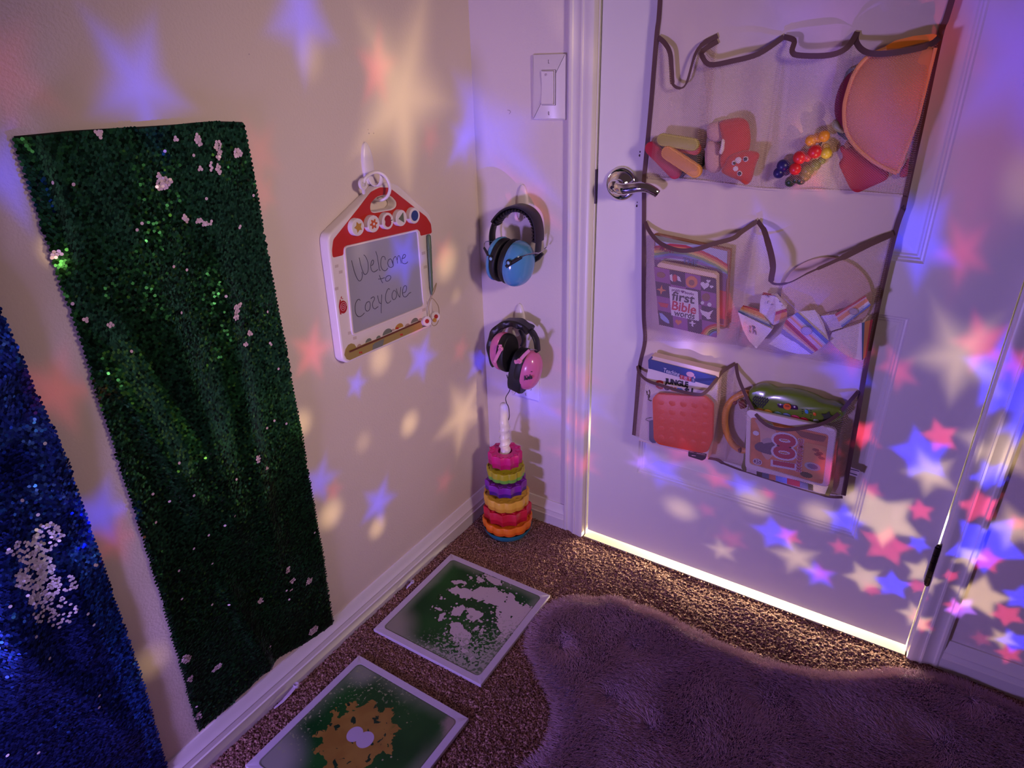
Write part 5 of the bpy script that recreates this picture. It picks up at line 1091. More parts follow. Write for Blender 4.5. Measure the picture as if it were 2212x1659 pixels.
for k, c in enumerate(('r', 'o', 'y', 'g', 'b')):
    R1 = 235-k*30; a0 = [(1050-R1*math.cos(t), 1590-k*3-R1*.85*math.sin(t)) for t in [PI/2*q/8 for q in range(9)]]; a1 = [(1050-(R1-30)*math.cos(t), 1590-(R1-30)*.85*math.sin(t)) for t in [PI/2*q/8 for q in range(8, -1, -1)]]
    plate(zJ, [(x, min(y, 1402+(x-225)*.228-4)) for x, y in a0+a1], .0522, H+.0001, C('rainbow_'+c, (0, 0, 0)), cv, 'printed_rainbow', hp=H)

# ---- middle row right: round plate and wedge blocks
ds = root('round_plate', zK, 1300, 1100, .02, 'large pale pink round plate behind the wedge blocks in the middle right pocket', 'plate')
q0 = dd(zK, 1270, 690, .020); q1 = Vector(dd(zK, 1940, 760, .020)); q2 = Vector(dd(zK, 1200, 112, .020)); rr = .5*((q1-Vector(q0)).length+(q2-Vector(q0)).length)
g = G(TD); g.prism(circ(q0[0], q0[1], (q1-Vector(q0)).length, 60, ry=(q2-Vector(q0)).length), .016, .021, bev=.0015); g.build('disc', C('blush_plastic', (.66, .46, .44), .45), ds)
RB = [C('stripe_red', (.48, .02, .04)), C('stripe_orange', (.78, .30, .12)), C('stripe_cream', (.74, .52, .30)), C('stripe_pink', (.70, .42, .50)), C('stripe_pale_blue', (.45, .52, .68)), C('stripe_blue', (.09, .16, .50)), C('foam_white', (.80, .70, .74), .6), C('grey_print', (.28, .24, .34))]
def wedge(label, white, sides, circle=None, marks=None, sprinkle=None):
    """white: list of white faces; sides: (quad, stripe order); every vertex (crop x, crop y, height off the door)"""
    al = [p for f in white for p in f]; t = root('wedge_block', zK, sum(p[0] for p in al)/len(al), max(p[1] for p in al), .03, label, 'foam block', 'white wedge blocks with rainbow sides')
    g = G()
    for f in white: g.add([dv(zK, *p) for p in f], [tuple(range(len(f)))])
    # closing back so that the block is a solid
    f = white[0]; fr = [dv(zK, *p) for p in f]; c_ = sum(fr, V(0, 0, 0))/len(fr); bk_ = [V(c_.x+(p.x-c_.x)*.9, -.0175, c_.z+(p.z-c_.z)*.9) for p in fr]; n = len(fr)
    g.add(fr+bk_, [(i, (i+1) % n, n+(i+1) % n, n+i) for i in range(n)]+[tuple(range(n, 2*n))]); g.build('foam_body', RB[6], t, smooth=False)
    for quad, order in sides:
        a, b, c, d = [dv(zK, *p) for p in quad]; off = V(0, -.0006, 0); g = G(); n = len(order)
        for k, o in enumerate(order):
            g.mi = o; u0, u1 = k/n, (k+1)/n; g.add([a.lerp(d, u0)+off, b.lerp(c, u0)+off, b.lerp(c, u1)+off, a.lerp(d, u1)+off], [(0, 1, 2, 3)])
        g.build('rainbow_side', RB, t, smooth=False)
    if circle:
        a, b, r, h = circle; disc_(zK, a, b, r, h+.0006, RB[7], t, 'printed_circle', r*.85); disc_(zK, a, b, r*.85, h+.0009, C('grey_lilac_print', (.44, .36, .50)), t, 'printed_circle', r*.70)
    if marks:
        g = G(TD)
        for (a, b, c, d) in marks[0]: g.prism(P3(zK, [(a-5, b), (a+5, b-3), (c+5, d), (c-5, d+3)], marks[1]+.0006), marks[1]-.0003, marks[1]+.0006)
        g.build('print_marks', C('print_grey', (.12, .09, .17)), t, smooth=False)
    return t
wedge('rainbow-sided wedge block with small dashes on its faces, hidden behind the others in the pocket', [[(370, 640, .040), (560, 650, .040), (720, 838, .042), (570, 885, .046), (540, 1075, .044), (400, 1010, .036), (335, 900, .034), (345, 740, .036)]],
      [([(395, 602, .026), (565, 640, .028), (555, 655, .041), (372, 642, .041)], [0, 0]), ([(570, 885, .047), (725, 840, .043), (740, 1000, .040), (540, 1075, .045)], [0, 1, 1, 2])],
      marks=([(430, 640, 470, 680), (540, 650, 575, 668), (455, 735, 450, 765), (560, 740, 575, 765), (620, 735, 640, 750), (655, 790, 670, 815), (570, 815, 565, 840), (490, 780, 535, 785)], .0415))
wedge('wedge block with four dark slashes on its white face, leftmost of the wedge blocks', [[(28, 892, .050), (520, 1140, .056), (292, 1412, .054), (190, 1310, .052), (100, 1150, .050)]],
      [([(105, 790, .026), (330, 850, .030), (530, 1120, .050), (30, 885, .050)], [0, 1, 1, 2, 4, 5])],
      marks=([(225, 1085, 265, 1130), (250, 1095, 275, 1125), (190, 1090, 205, 1130), (240, 1130, 255, 1165), (190, 1145, 205, 1190), (255, 1165, 240, 1200), (265, 1150, 285, 1190), (280, 1185, 285, 1215)], .054))
wedge('wedge block with a slanting rainbow side and grey circle, in the middle of the pocket', [[(640, 1195, .054), (860, 1330, .056), (1085, 1498, .056), (880, 1490, .052), (680, 1440, .050), (465, 1348, .048)], [(880, 888, .054), (1130, 858, .040), (1190, 930, .038), (1260, 1060, .038), (1335, 1310, .052)]],
      [([(710, 1012, .060), (1162, 1442, .060), (1090, 1490, .056), (640, 1195, .054)], [0, 1, 2, 7, 7]), ([(880, 890, .056), (1332, 1312, .056), (1162, 1442, .062), (710, 1012, .062)], [5, 5, 4, 3, 1, 3, 3, 0])],
      circle=(1012, 1160, 82, .0612))
wedge('wedge block with a rainbow side and grey circle, uppermost on the right of the pocket', [[(1200, 950, .034), (1420, 920, .048), (1520, 1112, .048), (1350, 1168, .036), (1260, 1090, .030)]],
      [([(1418, 922, .050), (1850, 650, .050), (1932, 790, .052), (1520, 1112, .052)], [0, 3, 1, 1, 6, 4, 5])], circle=(1690, 882, 66, .0530))
wedge('wedge block with a plain white face turned forward, lowest on the right of the pocket', [[(1375, 1185, .046), (1802, 1040, .056), (1805, 1588, .056), (1700, 1560, .054), (1560, 1500, .050), (1430, 1400, .046), (1338, 1290, .042)], [(1802, 1040, .056), (1890, 930, .040), (1905, 945, .038), (1830, 1050, .052)]],
      [([(1805, 1045, .057), (1805, 1585, .057), (1868, 1520, .030), (1965, 990, .030)], [5, 1, 1, 0])])

# ---- bottom row left: counting book and red square
cb_ = root('counting_book', zH, 560, 1545, .03, 'white counting picture book with a blue top band in the bottom left pocket', 'book', 'books in the mesh pockets')
plate(zH, [(235, 118), (1170, 345), (1145, 770), (1015, 1548), (62, 1285), (150, 520)], .018, .040, C('cream_pages', (0, 0, 0)), cb_, 'page_block', .001)
cv = plate(zH, [(214, 165), (1128, 400), (1150, 560), (1115, 780), (1010, 1545), (65, 1272), (150, 540)], .039, .0415, C('white_cover', (.72, .62, .72)), cb_, 'cover', .001, hp=.041)
plate(zH, [(195, 175), (245, 122), (250, 150), (220, 175), (228, 300), (200, 290)], .030, .0422, C('print_navy', (.025, .045, .22)), cb_, 'spine', hp=.041)
H = .0420; plate(zH, [(216, 166), (1127, 401), (1150, 470), (1030, 527), (226, 300)], .041, H, C('print_navy', (0, 0, 0)), cv, 'title_band', hp=H)
ltext('Teaching', zH, (402, 320), (622, 385), 48, H+.0004, C('print_pale', (.62, .60, .80)), cv, bold=.008)
for (a, b), ch, mm in zip(((655, 412), (708, 428), (762, 440), (815, 455)), 'TOTS', (m_prd, C('print_rose', (.55, .12, .22)), m_prd, C('print_blue', (.05, .09, .28)))):
    plate(zH, [(a-26, b-34), (a+26, b-24), (a+26, b+34), (a-26, b+24)], .0412, H+.0004, mm, cv, 'letter_block', .0005, hp=H); ltext(ch, zH, (a-13, b-2), (a+13, b+3), 34, H+.0008, m_pwh, cv, bold=.01)
disc_(zH, 772, 375, 55, H+.0002, C('print_peach', (.62, .34, .36)), cv, 'printed_face', 38); plate(zH, [(820, 400), (840, 400), (842, 490), (820, 480)], .0412, H+.0003, C('print_peach', (0, 0, 0)), cv, 'printed_arm', hp=H)
ltext('JUNGLE', zH, (422, 472), (745, 528), 62, H+.0004, m_black, cv, bold=.045)
for s_, a, b, hh, mm in (('C', (290, 505), (400, 525), 96, m_prd), ('o', (408, 555), (492, 570), 70, C('print_navy_plum', (.03, .015, .08))), ('u', (500, 570), (582, 585), 70, m_po), ('n', (592, 588), (672, 604), 70, C('print_royal', (.05, .12, .45))), ('t', (692, 590), (760, 605), 92, m_black), ('i', (782, 615), (808, 622), 92, m_black)):
    ltext(s_, zH, a, b, hh, H+.0004, mm, cv, bold=.05)
plate(zH, [(205, 1010), (300, 1000), (300, 1320), (250, 1322), (205, 1280)], .041, H, C('print_slate', (.10, .14, .26)), cv, 'printed_jug', .002, hp=H)
g = G(); g.tube(spline([dv(zH, a, b, H) for a, b in [(245, 970), (180, 980), (160, 1000), (190, 1015), (215, 1030)]], 4), .0007, 5); g.tube(spline([dv(zH, a, b, H) for a, b in [(175, 600), (180, 650), (215, 670), (195, 720), (240, 740)]], 4), .0012, 5); g.tube(spline([dv(zH, a, b, H) for a, b in [(205, 590), (215, 640), (190, 690)]], 4), .0011, 5); g.build('printed_squiggle', m_black, cv)
plate(zH, [(750, 1428), (1000, 1470), (985, 1535), (940, 1560), (745, 1500)], .041, H+.0012, C('print_charcoal', (.03, .035, .05)), cv, 'printed_block', .003, hp=H)
g = G(TD)
for a, b in ((790, 1440), (820, 1492), (890, 1462), (945, 1470)): g.prism(P3(zH, [(a-28, b-4), (a+28, b+4), (a+28, b+9), (a-28, b+2)], H+.0015), H+.0010, H+.0016)
g.build('print_line', m_pwh, cv, smooth=False)
sq = root('silicone_square', zH, 660, 1450, .05, 'orange red silicone square in front of the counting book', 'silicone toy')
m_sr = C('red_orange_silicone', (.76, .075, .022), .4)
sp_ = [(248, 710), (310, 640), (980, 682), (1088, 790), (1080, 1270), (1010, 1445), (930, 1462), (330, 1340), (265, 1270)]
plate(zH, sp_, .047, .0555, m_sr, sq, 'sheet', .006, .002, hp=.055)
g = G()
for j in range(5):
    for i in range(5):
        u, v = (i+.5)/5, (j+.5)/5; a = (1-v)*((1-u)*290+u*1070)+v*((1-u)*300+u*1030); b = (1-v)*((1-u)*690+u*750)+v*((1-u)*1290+u*1420); q = dv(zH, a, b, .0552); g.ell(q, .0078, .0008, .0078, 16, 8)
g.build('bubble', m_sr, sq)

# ---- bottom row right
rg2 = root('toy_ring', zI, 250, 1020, .03, 'orange toy ring with dark red patches at the left of the bottom right pocket', 'toy')
pr_ = spline([dv(zI, a, b, .030) for a, b in [(430, 235), (330, 240), (200, 310), (115, 430), (95, 600), (125, 760), (200, 890), (300, 960), (390, 960)]], 6)
g = G(); g.tube(pr_, .0068, 12, flat=(1, 1)); g.build('hoop', C('orange_wood', (.80, .34, .08), .4), rg2)
for a, b, r in ((225, 350, 30), (320, 375, 60), (290, 960, 34)): puff(zI, [(a-r, b-r*.8), (a+r*.6, b-r), (a+r, b+r*.7), (a-r*.4, b+r)], .024, .040, C('maroon_patch', (.22, .03, .05), .6), rg2, 'patch', .004)
ky = root('toy_keyboard', zI, 900, 1500, .03, 'green musical toy keyboard with a speaker and buttons behind the white tablet', 'musical toy')
m_gn = C('green_plastic', (.14, .23, .025), .22, coat=.4); m_og = C('olive_plastic', (.16, .17, .035), .4)
plate(zI, [(390, 380), (1600, 560), (1540, 900), (1480, 1440), (1430, 1550), (1365, 1530), (1330, 1450), (370, 1190), (365, 1245), (300, 1190), (330, 1080)], .018, .032, m_og, ky, 'housing', .004, .002, hp=.030)
pb_ = roundpoly(P3(zI, [(385, 290), (400, 185), (540, 138), (660, 150), (730, 192), (900, 198), (1100, 235), (1250, 290), (1360, 350), (1500, 368), (1610, 430), (1650, 500), (1560, 590), (1400, 635), (1250, 640), (440, 470), (395, 400)], .040), .008, 4)
g = G(TD); 
g.rings([[(x, y, h) for x, y in inset(pb_, d_)] for d_, h in ((.002, .018), (0, .024), (0, .036), (.0010, .041), (.0026, .0445), (.0046, .0468), (.0068, .0480))]); tb = g.build('top_bar', m_gn, ky, ang=80)
g = G(TD); r_ = random.Random(3)
for j in range(8):
    for i in range(7):
        a = 455+i*30+(j % 2)*12; b = 270+j*20+i*6
        if ((a-545)/105)**2+((b-340)/78)**2 < 1: c = dd(zI, a, b, .0484); g.prism(circ(c[0], c[1], .0016, 8, ry=.0019), .0470, .0490)
g.build('speaker_grille', m_black, tb, smooth=False)
bp2 = plate(zI, [(755, 362), (1020, 392), (1035, 450), (780, 420)], .0465, .0492, C('plum_plastic', (.05, .012, .07), .3), tb, 'button_panel', .004, .0008, hp=.049)
disc_(zI, 890, 408, 50, .0515, C('orange_button', (.75, .14, .02), .3), bp2, 'button', 44, .003); disc_(zI, 890, 400, 30, .0520, C('dark_orange', (.35, .04, .01), .4), bp2, 'button_slot', 14, .001)
disc_(zI, 805, 378, 12, .0497, m_pwh, bp2, 'print_mark'); disc_(zI, 985, 408, 12, .0497, m_pwh, bp2, 'print_mark')
plate(zI, [(1115, 440), (1160, 448), (1165, 500), (1118, 490)], .046, .0495, C('sky_button', (.08, .30, .62), .3), tb, 'button', .003, .0006, hp=.049)
plate(zI, [(1220, 478), (1260, 486), (1262, 528), (1222, 518)], .044, .0490, C('orange_button', (0, 0, 0)), tb, 'button', .003, .0006, hp=.049)
g = G(TD)
for a, b, c, d in ((1075, 440, 1100, 444), (1078, 465, 1098, 469), (1080, 490, 1096, 494), (1185, 450, 1205, 454), (1188, 475, 1206, 478), (1190, 515, 1205, 520), (1188, 540, 1200, 542)): g.prism(P3(zI, [(a, b-4), (c, d-4), (c, d+4), (a, b+4)], .0478), .0460, .0486)
g.build('print_marks', m_black, tb, smooth=False)
star_(zI, 1410, 540, 92, 50, 5, .0500, C('dark_olive_star', (.03, .035, .012), .4), tb, 'star_button')
for a, b, nm, c in ((640, 455, 'yellow', (.72, .38, .05)), (770, 480, 'teal', (.14, .28, .28)), (880, 500, 'blue', (.16, .22, .42)), (990, 525, 'rose', (.60, .05, .16)), (1105, 555, 'red', (.55, .02, .05)), (540, 440, 'tan', (.5, .2, .06))):
    disc_(zI, a, b+28, 60, .0500, C(nm+'_key', c, .3), ky, 'key', 42, .010)
plate(zI, [(1225, 560), (1300, 575), (1300, 640), (1215, 620)], .036, .049, C('grey_key', (.2, .22, .18), .3), ky, 'key', .004, .001)
plate(zI, [(370, 1150), (1420, 1420), (1375, 1525), (1222, 1480), (1215, 1440), (505, 1230), (495, 1260), (372, 1235)], .030, .036, C('milky_plastic', (.72, .62, .74), .3), ky, 'lower_frame', .001, hp=.035)
for (a0, a1), cc in zip(((500, 570), (570, 660), (660, 745), (745, 890), (890, 1055), (1055, 1160), (1160, 1222)), ((.04, .05, .03), (.08, .13, .25), (.60, .22, .12), (.14, .28, .62), (.36, .03, .04), (.12, .16, .28), (.05, .06, .04))):
    y_ = lambda a: 1212+(a-500)*.272
    plate(zI, [(a0, y_(a0)), (a1, y_(a1)), (a1, y_(a1)+72), (a0, y_(a0)+76)], .024, .0375, C('strip_%d' % a0, cc, .4), ky, 'picture_square', .001, hp=.037)
tb2 = root('activity_tablet', zI, 900, 1440, .05, 'white framed tablet with an orange 100 picture card in the bottom right pocket', 'tablet')
fr_o = roundpoly(P3(zI, [(372, 432), (1530, 690), (1428, 1440), (352, 1196)], .0600), .012, 5); fr_i = roundpoly(P3(zI, [(432, 538), (1422, 765), (1346, 1398), (415, 1132)], .0600), .006, 4)
shape2d([fr_o, fr_i], TD, .052, .0620, 'frame', C('frame_white', (.74, .64, .76), .28), tb2, bev=.002)
g = G(TD); g.prism(fr_i, .052, .0595); cd_ = g.build('picture_card', C('card_orange', (.58, .22, .10), .4, var=(45, .25)), tb2, smooth=False)
H = .0601
plate(zI, [(470, 560), (700, 600), (760, 760), (740, 1000), (640, 1100), (560, 1000), (540, 700)], .0593, H, C('card_cream', (.60, .40, .36)), cd_, 'printed_field', .006, hp=H)
plate(zI, [(980, 700), (1400, 790), (1360, 860), (1200, 830), (1060, 790)], .0593, H+.0001, m_pbr, cd_, 'printed_animal', .004, hp=H)
plate(zI, [(470, 900), (520, 860), (620, 860), (720, 850), (740, 920), (680, 960), (740, 1000), (690, 1025), (560, 990), (480, 950)], .0593, H+.0003, C('print_slate_violet', (.10, .075, .14)), cd_, 'printed_animal', .005, hp=H)
plate(zI, [(560, 830), (640, 800), (710, 820), (700, 860), (580, 880)], .0593, H+.0004, C('print_dove_grey', (.40, .32, .38)), cd_, 'printed_animal', .004, hp=H)
plate(zI, [(1120, 860), (1400, 920), (1370, 1340), (1180, 1330), (1080, 1200)], .0593, H, C('card_tan', (.60, .32, .14)), cd_, 'printed_field', .006, hp=H)
for i_ in range(4): disc_(zI, 1255+i_*26, 960+i_*22+(i_ % 2)*40, 46, H+.0003, m_pbr, cd_, 'printed_animal', 22)
disc_(zI, 510, 1112, 58, H+.0003, C('print_pale', (0, 0, 0)), cd_, 'printed_badge', 46); disc_(zI, 510, 1112, 46, H+.0005, C('print_plum', (0, 0, 0)), cd_, 'printed_badge', 36); ltext('35', zI, (482, 1105), (540, 1118), 44, H+.0008, m_pwh, cd_, bold=.02)
disc_(zI, 492, 745, 40, H+.0003, C('print_pale', (0, 0, 0)), cd_, 'printed_badge', 34); disc_(zI, 650, 640, 60, H+.0003, C('print_sage', (.30, .34, .34)), cd_, 'printed_badge', 34)
disc_(zI, 1215, 1172, 104, H+.0003, C('print_ice', (.34, .42, .52)), cd_, 'printed_badge', 62); disc_(zI, 1215, 1172, 70, H+.0005, C('print_slate', (0, 0, 0)), cd_, 'printed_badge', 38); disc_(zI, 1135, 1280, 80, H+.0003, C('print_moss', (.06, .07, .03)), cd_, 'printed_badge', 42)
# the big figure runs up the card
def uptext(s, a, b, hpx, h, m, bold, dz=0): return ltext(s, zI, a, b, hpx, h, m, cd_, bold=bold)
uptext('100', (840, 1195), (860, 735), 260, H+.0003, C('print_pale', (0, 0, 0)), .09); uptext('100', (845, 1170), (862, 760), 245, H+.0007, C('print_berry', (.42, .03, .08)), .045)
uptext('BOOK OF ANIMALS', (1035, 1240), (1070, 815), 64, H+.0004, m_pwh, .06); uptext('BOOK OF ANIMALS', (1035, 1235), (1070, 820), 56, H+.0008, C('print_berry', (0, 0, 0)), .015)
# ------------------------------------------------------------------ light
W = bpy.data.worlds.new('world'); SC.world = W; W.use_nodes = True
W.node_tree.nodes['Background'].inputs['Color'].default_value = (.62, .36, .42, 1); W.node_tree.nodes['Background'].inputs['Strength'].default_value = .085
def area(name, loc, to, sx, sy, e, col):
    l = bpy.data.lights.new(name, 'AREA'); l.shape = 'RECTANGLE'; l.size = sx; l.size_y = sy; l.energy = e; l.color = col
    o = bpy.data.objects.new(name, l); COL.objects.link(o); o.location = loc
    o.rotation_euler = (Vector(to)-Vector(loc)).to_track_quat('-Z', 'Y').to_euler(); return o
area('violet_lamp', (.13, -1.62, .34), (.36, 0, 1.1), .15, .15, 12.5, (.45, .30, 1.0))
l_ = bpy.data.lights.new('warm_lamp', 'SPOT'); l_.energy = 57; l_.color = (1.0, .73, .66); l_.spot_size = math.radians(56); l_.spot_blend = 1.0; l_.shadow_soft_size = .12
o_ = bpy.data.objects.new('warm_lamp', l_); COL.objects.link(o_); o_.location = (1.75, -1.0, 1.40); o_.rotation_euler = (V(0, -.25, .74)-V(1.75, -1.0, 1.40)).to_track_quat('-Z', 'Y').to_euler()
area('hall_lamp', (.69, .42, .055), (.69, 0, .03), .76, .09, 55, (1.0, .84, .56))
area('hall_ceiling_lamp', (.5, .6, 1.6), (.4, 0, 1.0), .5, .5, 8, (1.0, .85, .6))

# star projector standing on the rug side of the room: one narrow beam per star
PJ = V(1.22, -.70, .09)
CCOL = {'c': (1.0, .70, .36), 'b': (.02, .03, 1.0), 'r': (1.0, .05, .12), 'v': (.42, .14, 1.0)}
def star_beam(target, r_tip, col, k=1.0, soft=.10, rot=0.0, disc=False):
    d = (target-PJ); dist = d.length; l = bpy.data.lights.new('star_beam', 'SPOT')
    soft = min(.55, soft*(1.0 if dist < .75 else 2.0 if dist < 1.2 else 3.0)*(1.5 if col == 'c' else 1)); a = r_tip/dist; l.spot_size = min(2*math.atan(a*2.3), 3.0); l.spot_blend = .05; l.color = CCOL[col]
    l.energy = (30 if k > .65 else 18)*k*dist*dist*{'c': .85, 'b': 1.7, 'r': 1.0, 'v': 1.5}[col]; l.shadow_soft_size = .004; l.use_nodes = True
    N, L = l.node_tree.nodes, l.node_tree.links; em = N['Emission']
    tc = N.new('ShaderNodeTexCoord'); sp = N.new('ShaderNodeSeparateXYZ'); L.new(tc.outputs['Normal'], sp.inputs[0])
    def m(op, x, y=None):
        n = N.new('ShaderNodeMath'); n.operation = op
        for i, q in enumerate((x, y)):
            if q is None: continue
            if isinstance(q, (int, float)): n.inputs[i].default_value = q
            else: L.new(q, n.inputs[i])
        return n.outputs[0]
    u = m('DIVIDE', m('DIVIDE', sp.outputs[0], sp.outputs[2]), a); v = m('DIVIDE', m('DIVIDE', sp.outputs[1], sp.outputs[2]), a)
    r = m('SQRT', m('ADD', m('MULTIPLY', u, u), m('MULTIPLY', v, v)))
    if disc: dd = m('SUBTRACT', r, .66)
    else:
        th = m('ADD', m('ARCTAN2', v, u), rot+4*PI); seg = m('ABSOLUTE', m('SUBTRACT', m('MODULO', th, 2*PI/5), PI/5))
        x_ = m('MULTIPLY', r, m('COSINE', seg)); y_ = m('MULTIPLY', r, m('SINE', seg))
        dd = m('ADD', m('MULTIPLY', m('SUBTRACT', x_, 1.0), .51), m('MULTIPLY', y_, .86))
    mr = N.new('ShaderNodeMapRange'); mr.interpolation_type = 'SMOOTHSTEP'; L.new(dd, mr.inputs[0]); mr.inputs[1].default_value = soft; mr.inputs[2].default_value = -soft
    L.new(mr.outputs[0], em.inputs['Strength'])
    o = bpy.data.objects.new('star_beam', l); COL.objects.link(o); o.location = PJ; o.rotation_euler = d.to_track_quat('-Z', 'Y').to_euler()
S = [ # px, py, wall, tip radius (m), colour, strength, softness, rotation
 (1912,1122,'d',.062,'c',1.1,.05,.2), (1915,1180,'d',.045,'r',.9,.06,.9), (2128,1172,'d',.068,'b',1.1,.05,.1), (1990,985,'d',.048,'b',1.1,.06,.5),
 (2010,1025,'d',.032,'c',1.1,.16,.3), (2031,945,'d',.028,'r',1,.08,.4), (1865,945,'d',.026,'r',1,.15,.2), (1988,1105,'d',.022,'r',1,.1,.6),
 (1883,1061,'d',.016,'r',.8,.2,0), (1850,1085,'d',.028,'c',.9,.2,.4), (1825,1130,'d',.035,'b',1,.1,.8), (1984,1177,'d',.020,'b',1,.15,0),
 (1868,1250,'d',.034,'c',1,.15,.3), (1928,1265,'d',.034,'b',1.1,.1,.7), (1882,1274,'d',.018,'r',.8,.2,.1), (1992,1237,'d',.030,'c',1,.15,.9),
 (1982,1267,'d',.018,'r',.8,.2,.4), (2053,1231,'d',.015,'r',1,.15,.4), (1978,1330,'d',.028,'c',1,.18,.5), (1990,1336,'d',.022,'r',.7,.2,.2),
 (1815,1183,'d',.017,'r',.8,.2,.6), (2115,1288,'d',.048,'c',1.1,.1,.9), (2075,1310,'d',.028,'v',1.1,.12,.2), (2062,1302,'d',.020,'r',.8,.2,.7), (2175,1328,'d',.028,'r',.9,.1,.2),
 (2115,1080,'d',.034,'r',1,.08,.6), (2095,1195,'d',.028,'c',1,.15,.1), (2192,1140,'d',.035,'c',1,.15,.4), (2195,1130,'d',.016,'r',1,.12,.4), (2130,1210,'d',.028,'r',1,.12,.8),
 (2205,1292,'d',.030,'b',1,.1,.8), (2165,1380,'d',.022,'c',.9,.2,.1), (2192,1386,'d',.030,'b',1,.1,.3), (2180,1412,'d',.022,'r',.8,.2,.4), (2120,1380,'d',.018,'r',.5,.25,.4),
 (2070,770,'d',.048,'c',1.1,.22,.2), (2120,745,'d',.035,'r',1,.15,.4), (2170,810,'d',.058,'b',1.1,.06,.7), (2165,965,'d',.048,'c',1.0,.15,.6), (2138,1012,'d',.030,'b',1.1,.08,.3),
 (2080,547,'d',.028,'r',.7,.35,.2), (1985,520,'d',.050,'b',1.1,.15,.1), (1942,805,'d',.022,'r',.8,.3,.2), (2200,760,'d',.022,'r',.8,.2,.2), (2205,905,'d',.03,'b',1,.15,.2),
 (1770,1115,'d',.036,'c',.9,.25,.3), (1720,1205,'d',.036,'c',1,.15,.5), (1675,1155,'d',.040,'b',1.1,.1,.6), (1705,1160,'d',.022,'r',.9,.15,.2), (1768,1243,'d',.030,'b',1,.15,.6), (1772,1240,'d',.020,'r',.8,.25,.6),
 (1560,1190,'d',.022,'c',.9,.2,.6), (1580,1165,'d',.026,'r',.6,.25,.3), (1470,1100,'d',.036,'c',.9,.2,.5), (1527,1103,'d',.016,'r',.6,.3,.5), (1430,1018,'d',.040,'b',1,.2,.4), (1390,1005,'d',.022,'v',.7,.3,.2),
 (1550,1040,'d',.024,'r',.8,.25,.4), (1605,1055,'d',.026,'b',1,.2,.4), (1632,1085,'d',.036,'c',.9,.25,.4), (1661,1072,'d',.014,'r',.8,.2,.4), (1750,1020,'d',.03,'c',1.0,.2,.4), (1700,1000,'d',.03,'v',.9,.2,.2),
 (1475,960,'d',.05,'r',.8,.25,.5), (1770,940,'d',.03,'r',.9,.2,.2), (1500,750,'d',.045,'c',.9,.25,.3), (1470,735,'d',.035,'b',.8,.3,.3), (1560,635,'d',.03,'r',1,.25,.6), (1835,735,'d',.03,'r',.9,.3,.1), (1825,790,'d',.04,'b',1,.2,.3),
 (1700,645,'d',.06,'b',.9,.3,.4), (1760,300,'d',.05,'c',.9,.35,.5), (1730,325,'d',.03,'r',.9,.3,.5), (1905,180,'d',.05,'b',.7,.35,.5), (2150,210,'d',.17,'r',.36,.12,.25), (2205,110,'d',.07,'b',.7,.2,.9), (2216,400,'d',.04,'c',.6,.35,.9), (2020,60,'d',.05,'r',.6,.4,.1),
 (1245,905,'d',.03,'r',.7,.35,.5), (1245,990,'d',.035,'r',.7,.35,.5), (1170,900,'d',.04,'b',.5,.4,.3), (1150,860,'d',.05,'b',.9,.3,.5), (1140,435,'d',.04,'r',.7,.4,.1), (1245,800,'d',.035,'r',.6,.35,.1), (1230,60,'d',.04,'c',.5,.4,.1), (1270,870,'d',.04,'b',.6,.35,.4),
 (1055,285,'d',.075,'b',1.1,.2,.3), (1700,55,'d',.06,'b',.5,.4,.2), (1650,490,'d',.03,'b',.9,.3,.4), (1800,20,'d',.06,'v',.5,.4,.3), (1480,680,'d',.05,'v',.5,.35,.2),
 (868,205,'w',.135,'c',1.15,.18,.35), (815,150,'w',.050,'r',.9,.4,0), (300,185,'w',.068,'b',1.0,.28,.3), (650,30,'w',.070,'b',1.0,.25,.5), (672,125,'w',.045,'c',.6,.4,.5), (930,300,'w',.035,'r',.5,.4,.5), (5,150,'w',.06,'r',.35,.45,.5),
 (1000,895,'w',.098,'c',1.0,.10,.6), (885,915,'w',.050,'c',.9,.25,.4), (1035,780,'w',.050,'b',1.0,.25,.2), (965,568,'w',.060,'c',.9,.3,.3), (958,548,'w',.040,'r',.6,.4,.4), (910,775,'w',.050,'b',1,.2,.3), (822,775,'w',.055,'c',.8,.3,.3),
 (770,830,'w',.030,'b',.9,.3,.2), (675,760,'w',.050,'r',.8,.4,.1), (715,1110,'w',.055,'c',.9,.3,.4), (818,1085,'w',.055,'b',.9,.25,.3), (815,1140,'w',.045,'c',.8,.3,.5), (690,1040,'w',.05,'b',.7,.35,.2), (650,915,'w',.045,'c',.8,.35,.2), (785,955,'w',.04,'c',.5,.4,.2), (720,1060,'w',.03,'r',.5,.4,.2), (995,755,'w',.035,'r',.5,.4,.2),
 (858,535,'w',.060,'b',1.1,.15,.4), (890,690,'w',.04,'r',.6,.4,.2), (760,520,'w',.04,'c',.5,.4,.2), (215,1110,'w',.050,'b',.8,.35,.2), (120,845,'w',.055,'r',.6,.4,.2), (325,1430,'w',.055,'c',.55,.4,.2), (250,1165,'w',.045,'r',.4,.4,.2), (560,330,'w',.045,'r',.5,.4,.6), (570,420,'w',.03,'r',.5,.4,.6), (10,380,'w',.05,'b',.8,.4,.2), (115,545,'w',.03,'c',.8,.4,.2), (1000,300,'w',.05,'b',.7,.3,.2), (985,640,'w',.03,'c',.5,.4,.2), (960,1040,'w',.04,'r',.4,.4,.2)]
for (px, py, w, r, c, k, so, ro_) in S:
    if w == 'w': r *= .72
    tgt = onD(px, py, 0) if w == 'd' else onW(px, py, 0)
    star_beam(tgt, r, c, k, so*(1.25 if w == 'w' else 1), ro_, disc=(w == 'w' and c == 'c' and r < .045) or (c == 'c' and .45 > r > .026 and w == 'd' and k < .95 and so >= .2))

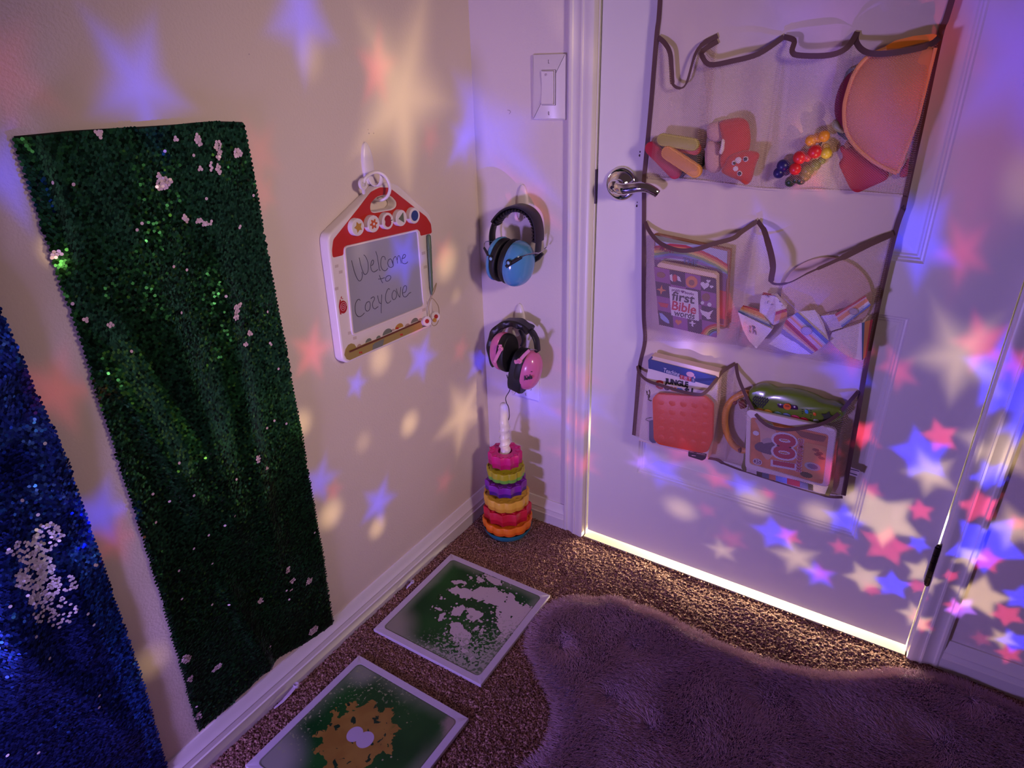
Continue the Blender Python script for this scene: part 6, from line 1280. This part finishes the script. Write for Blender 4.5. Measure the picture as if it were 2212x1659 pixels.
SC.view_settings.view_transform = 'Standard'; SC.view_settings.look = 'None'; SC.view_settings.exposure = 0.0; SC.view_settings.gamma = 1.0
SC.view_settings.use_curve_mapping = False
SC.cycles.use_denoising = True; SC.cycles.max_bounces = 6; SC.cycles.diffuse_bounces = 3; SC.cycles.glossy_bounces = 3; SC.cycles.adaptive_threshold = .02; SC.cycles.transparent_max_bounces = 16; SC.cycles.use_light_tree = True
SC.cycles.sample_clamp_indirect = 4
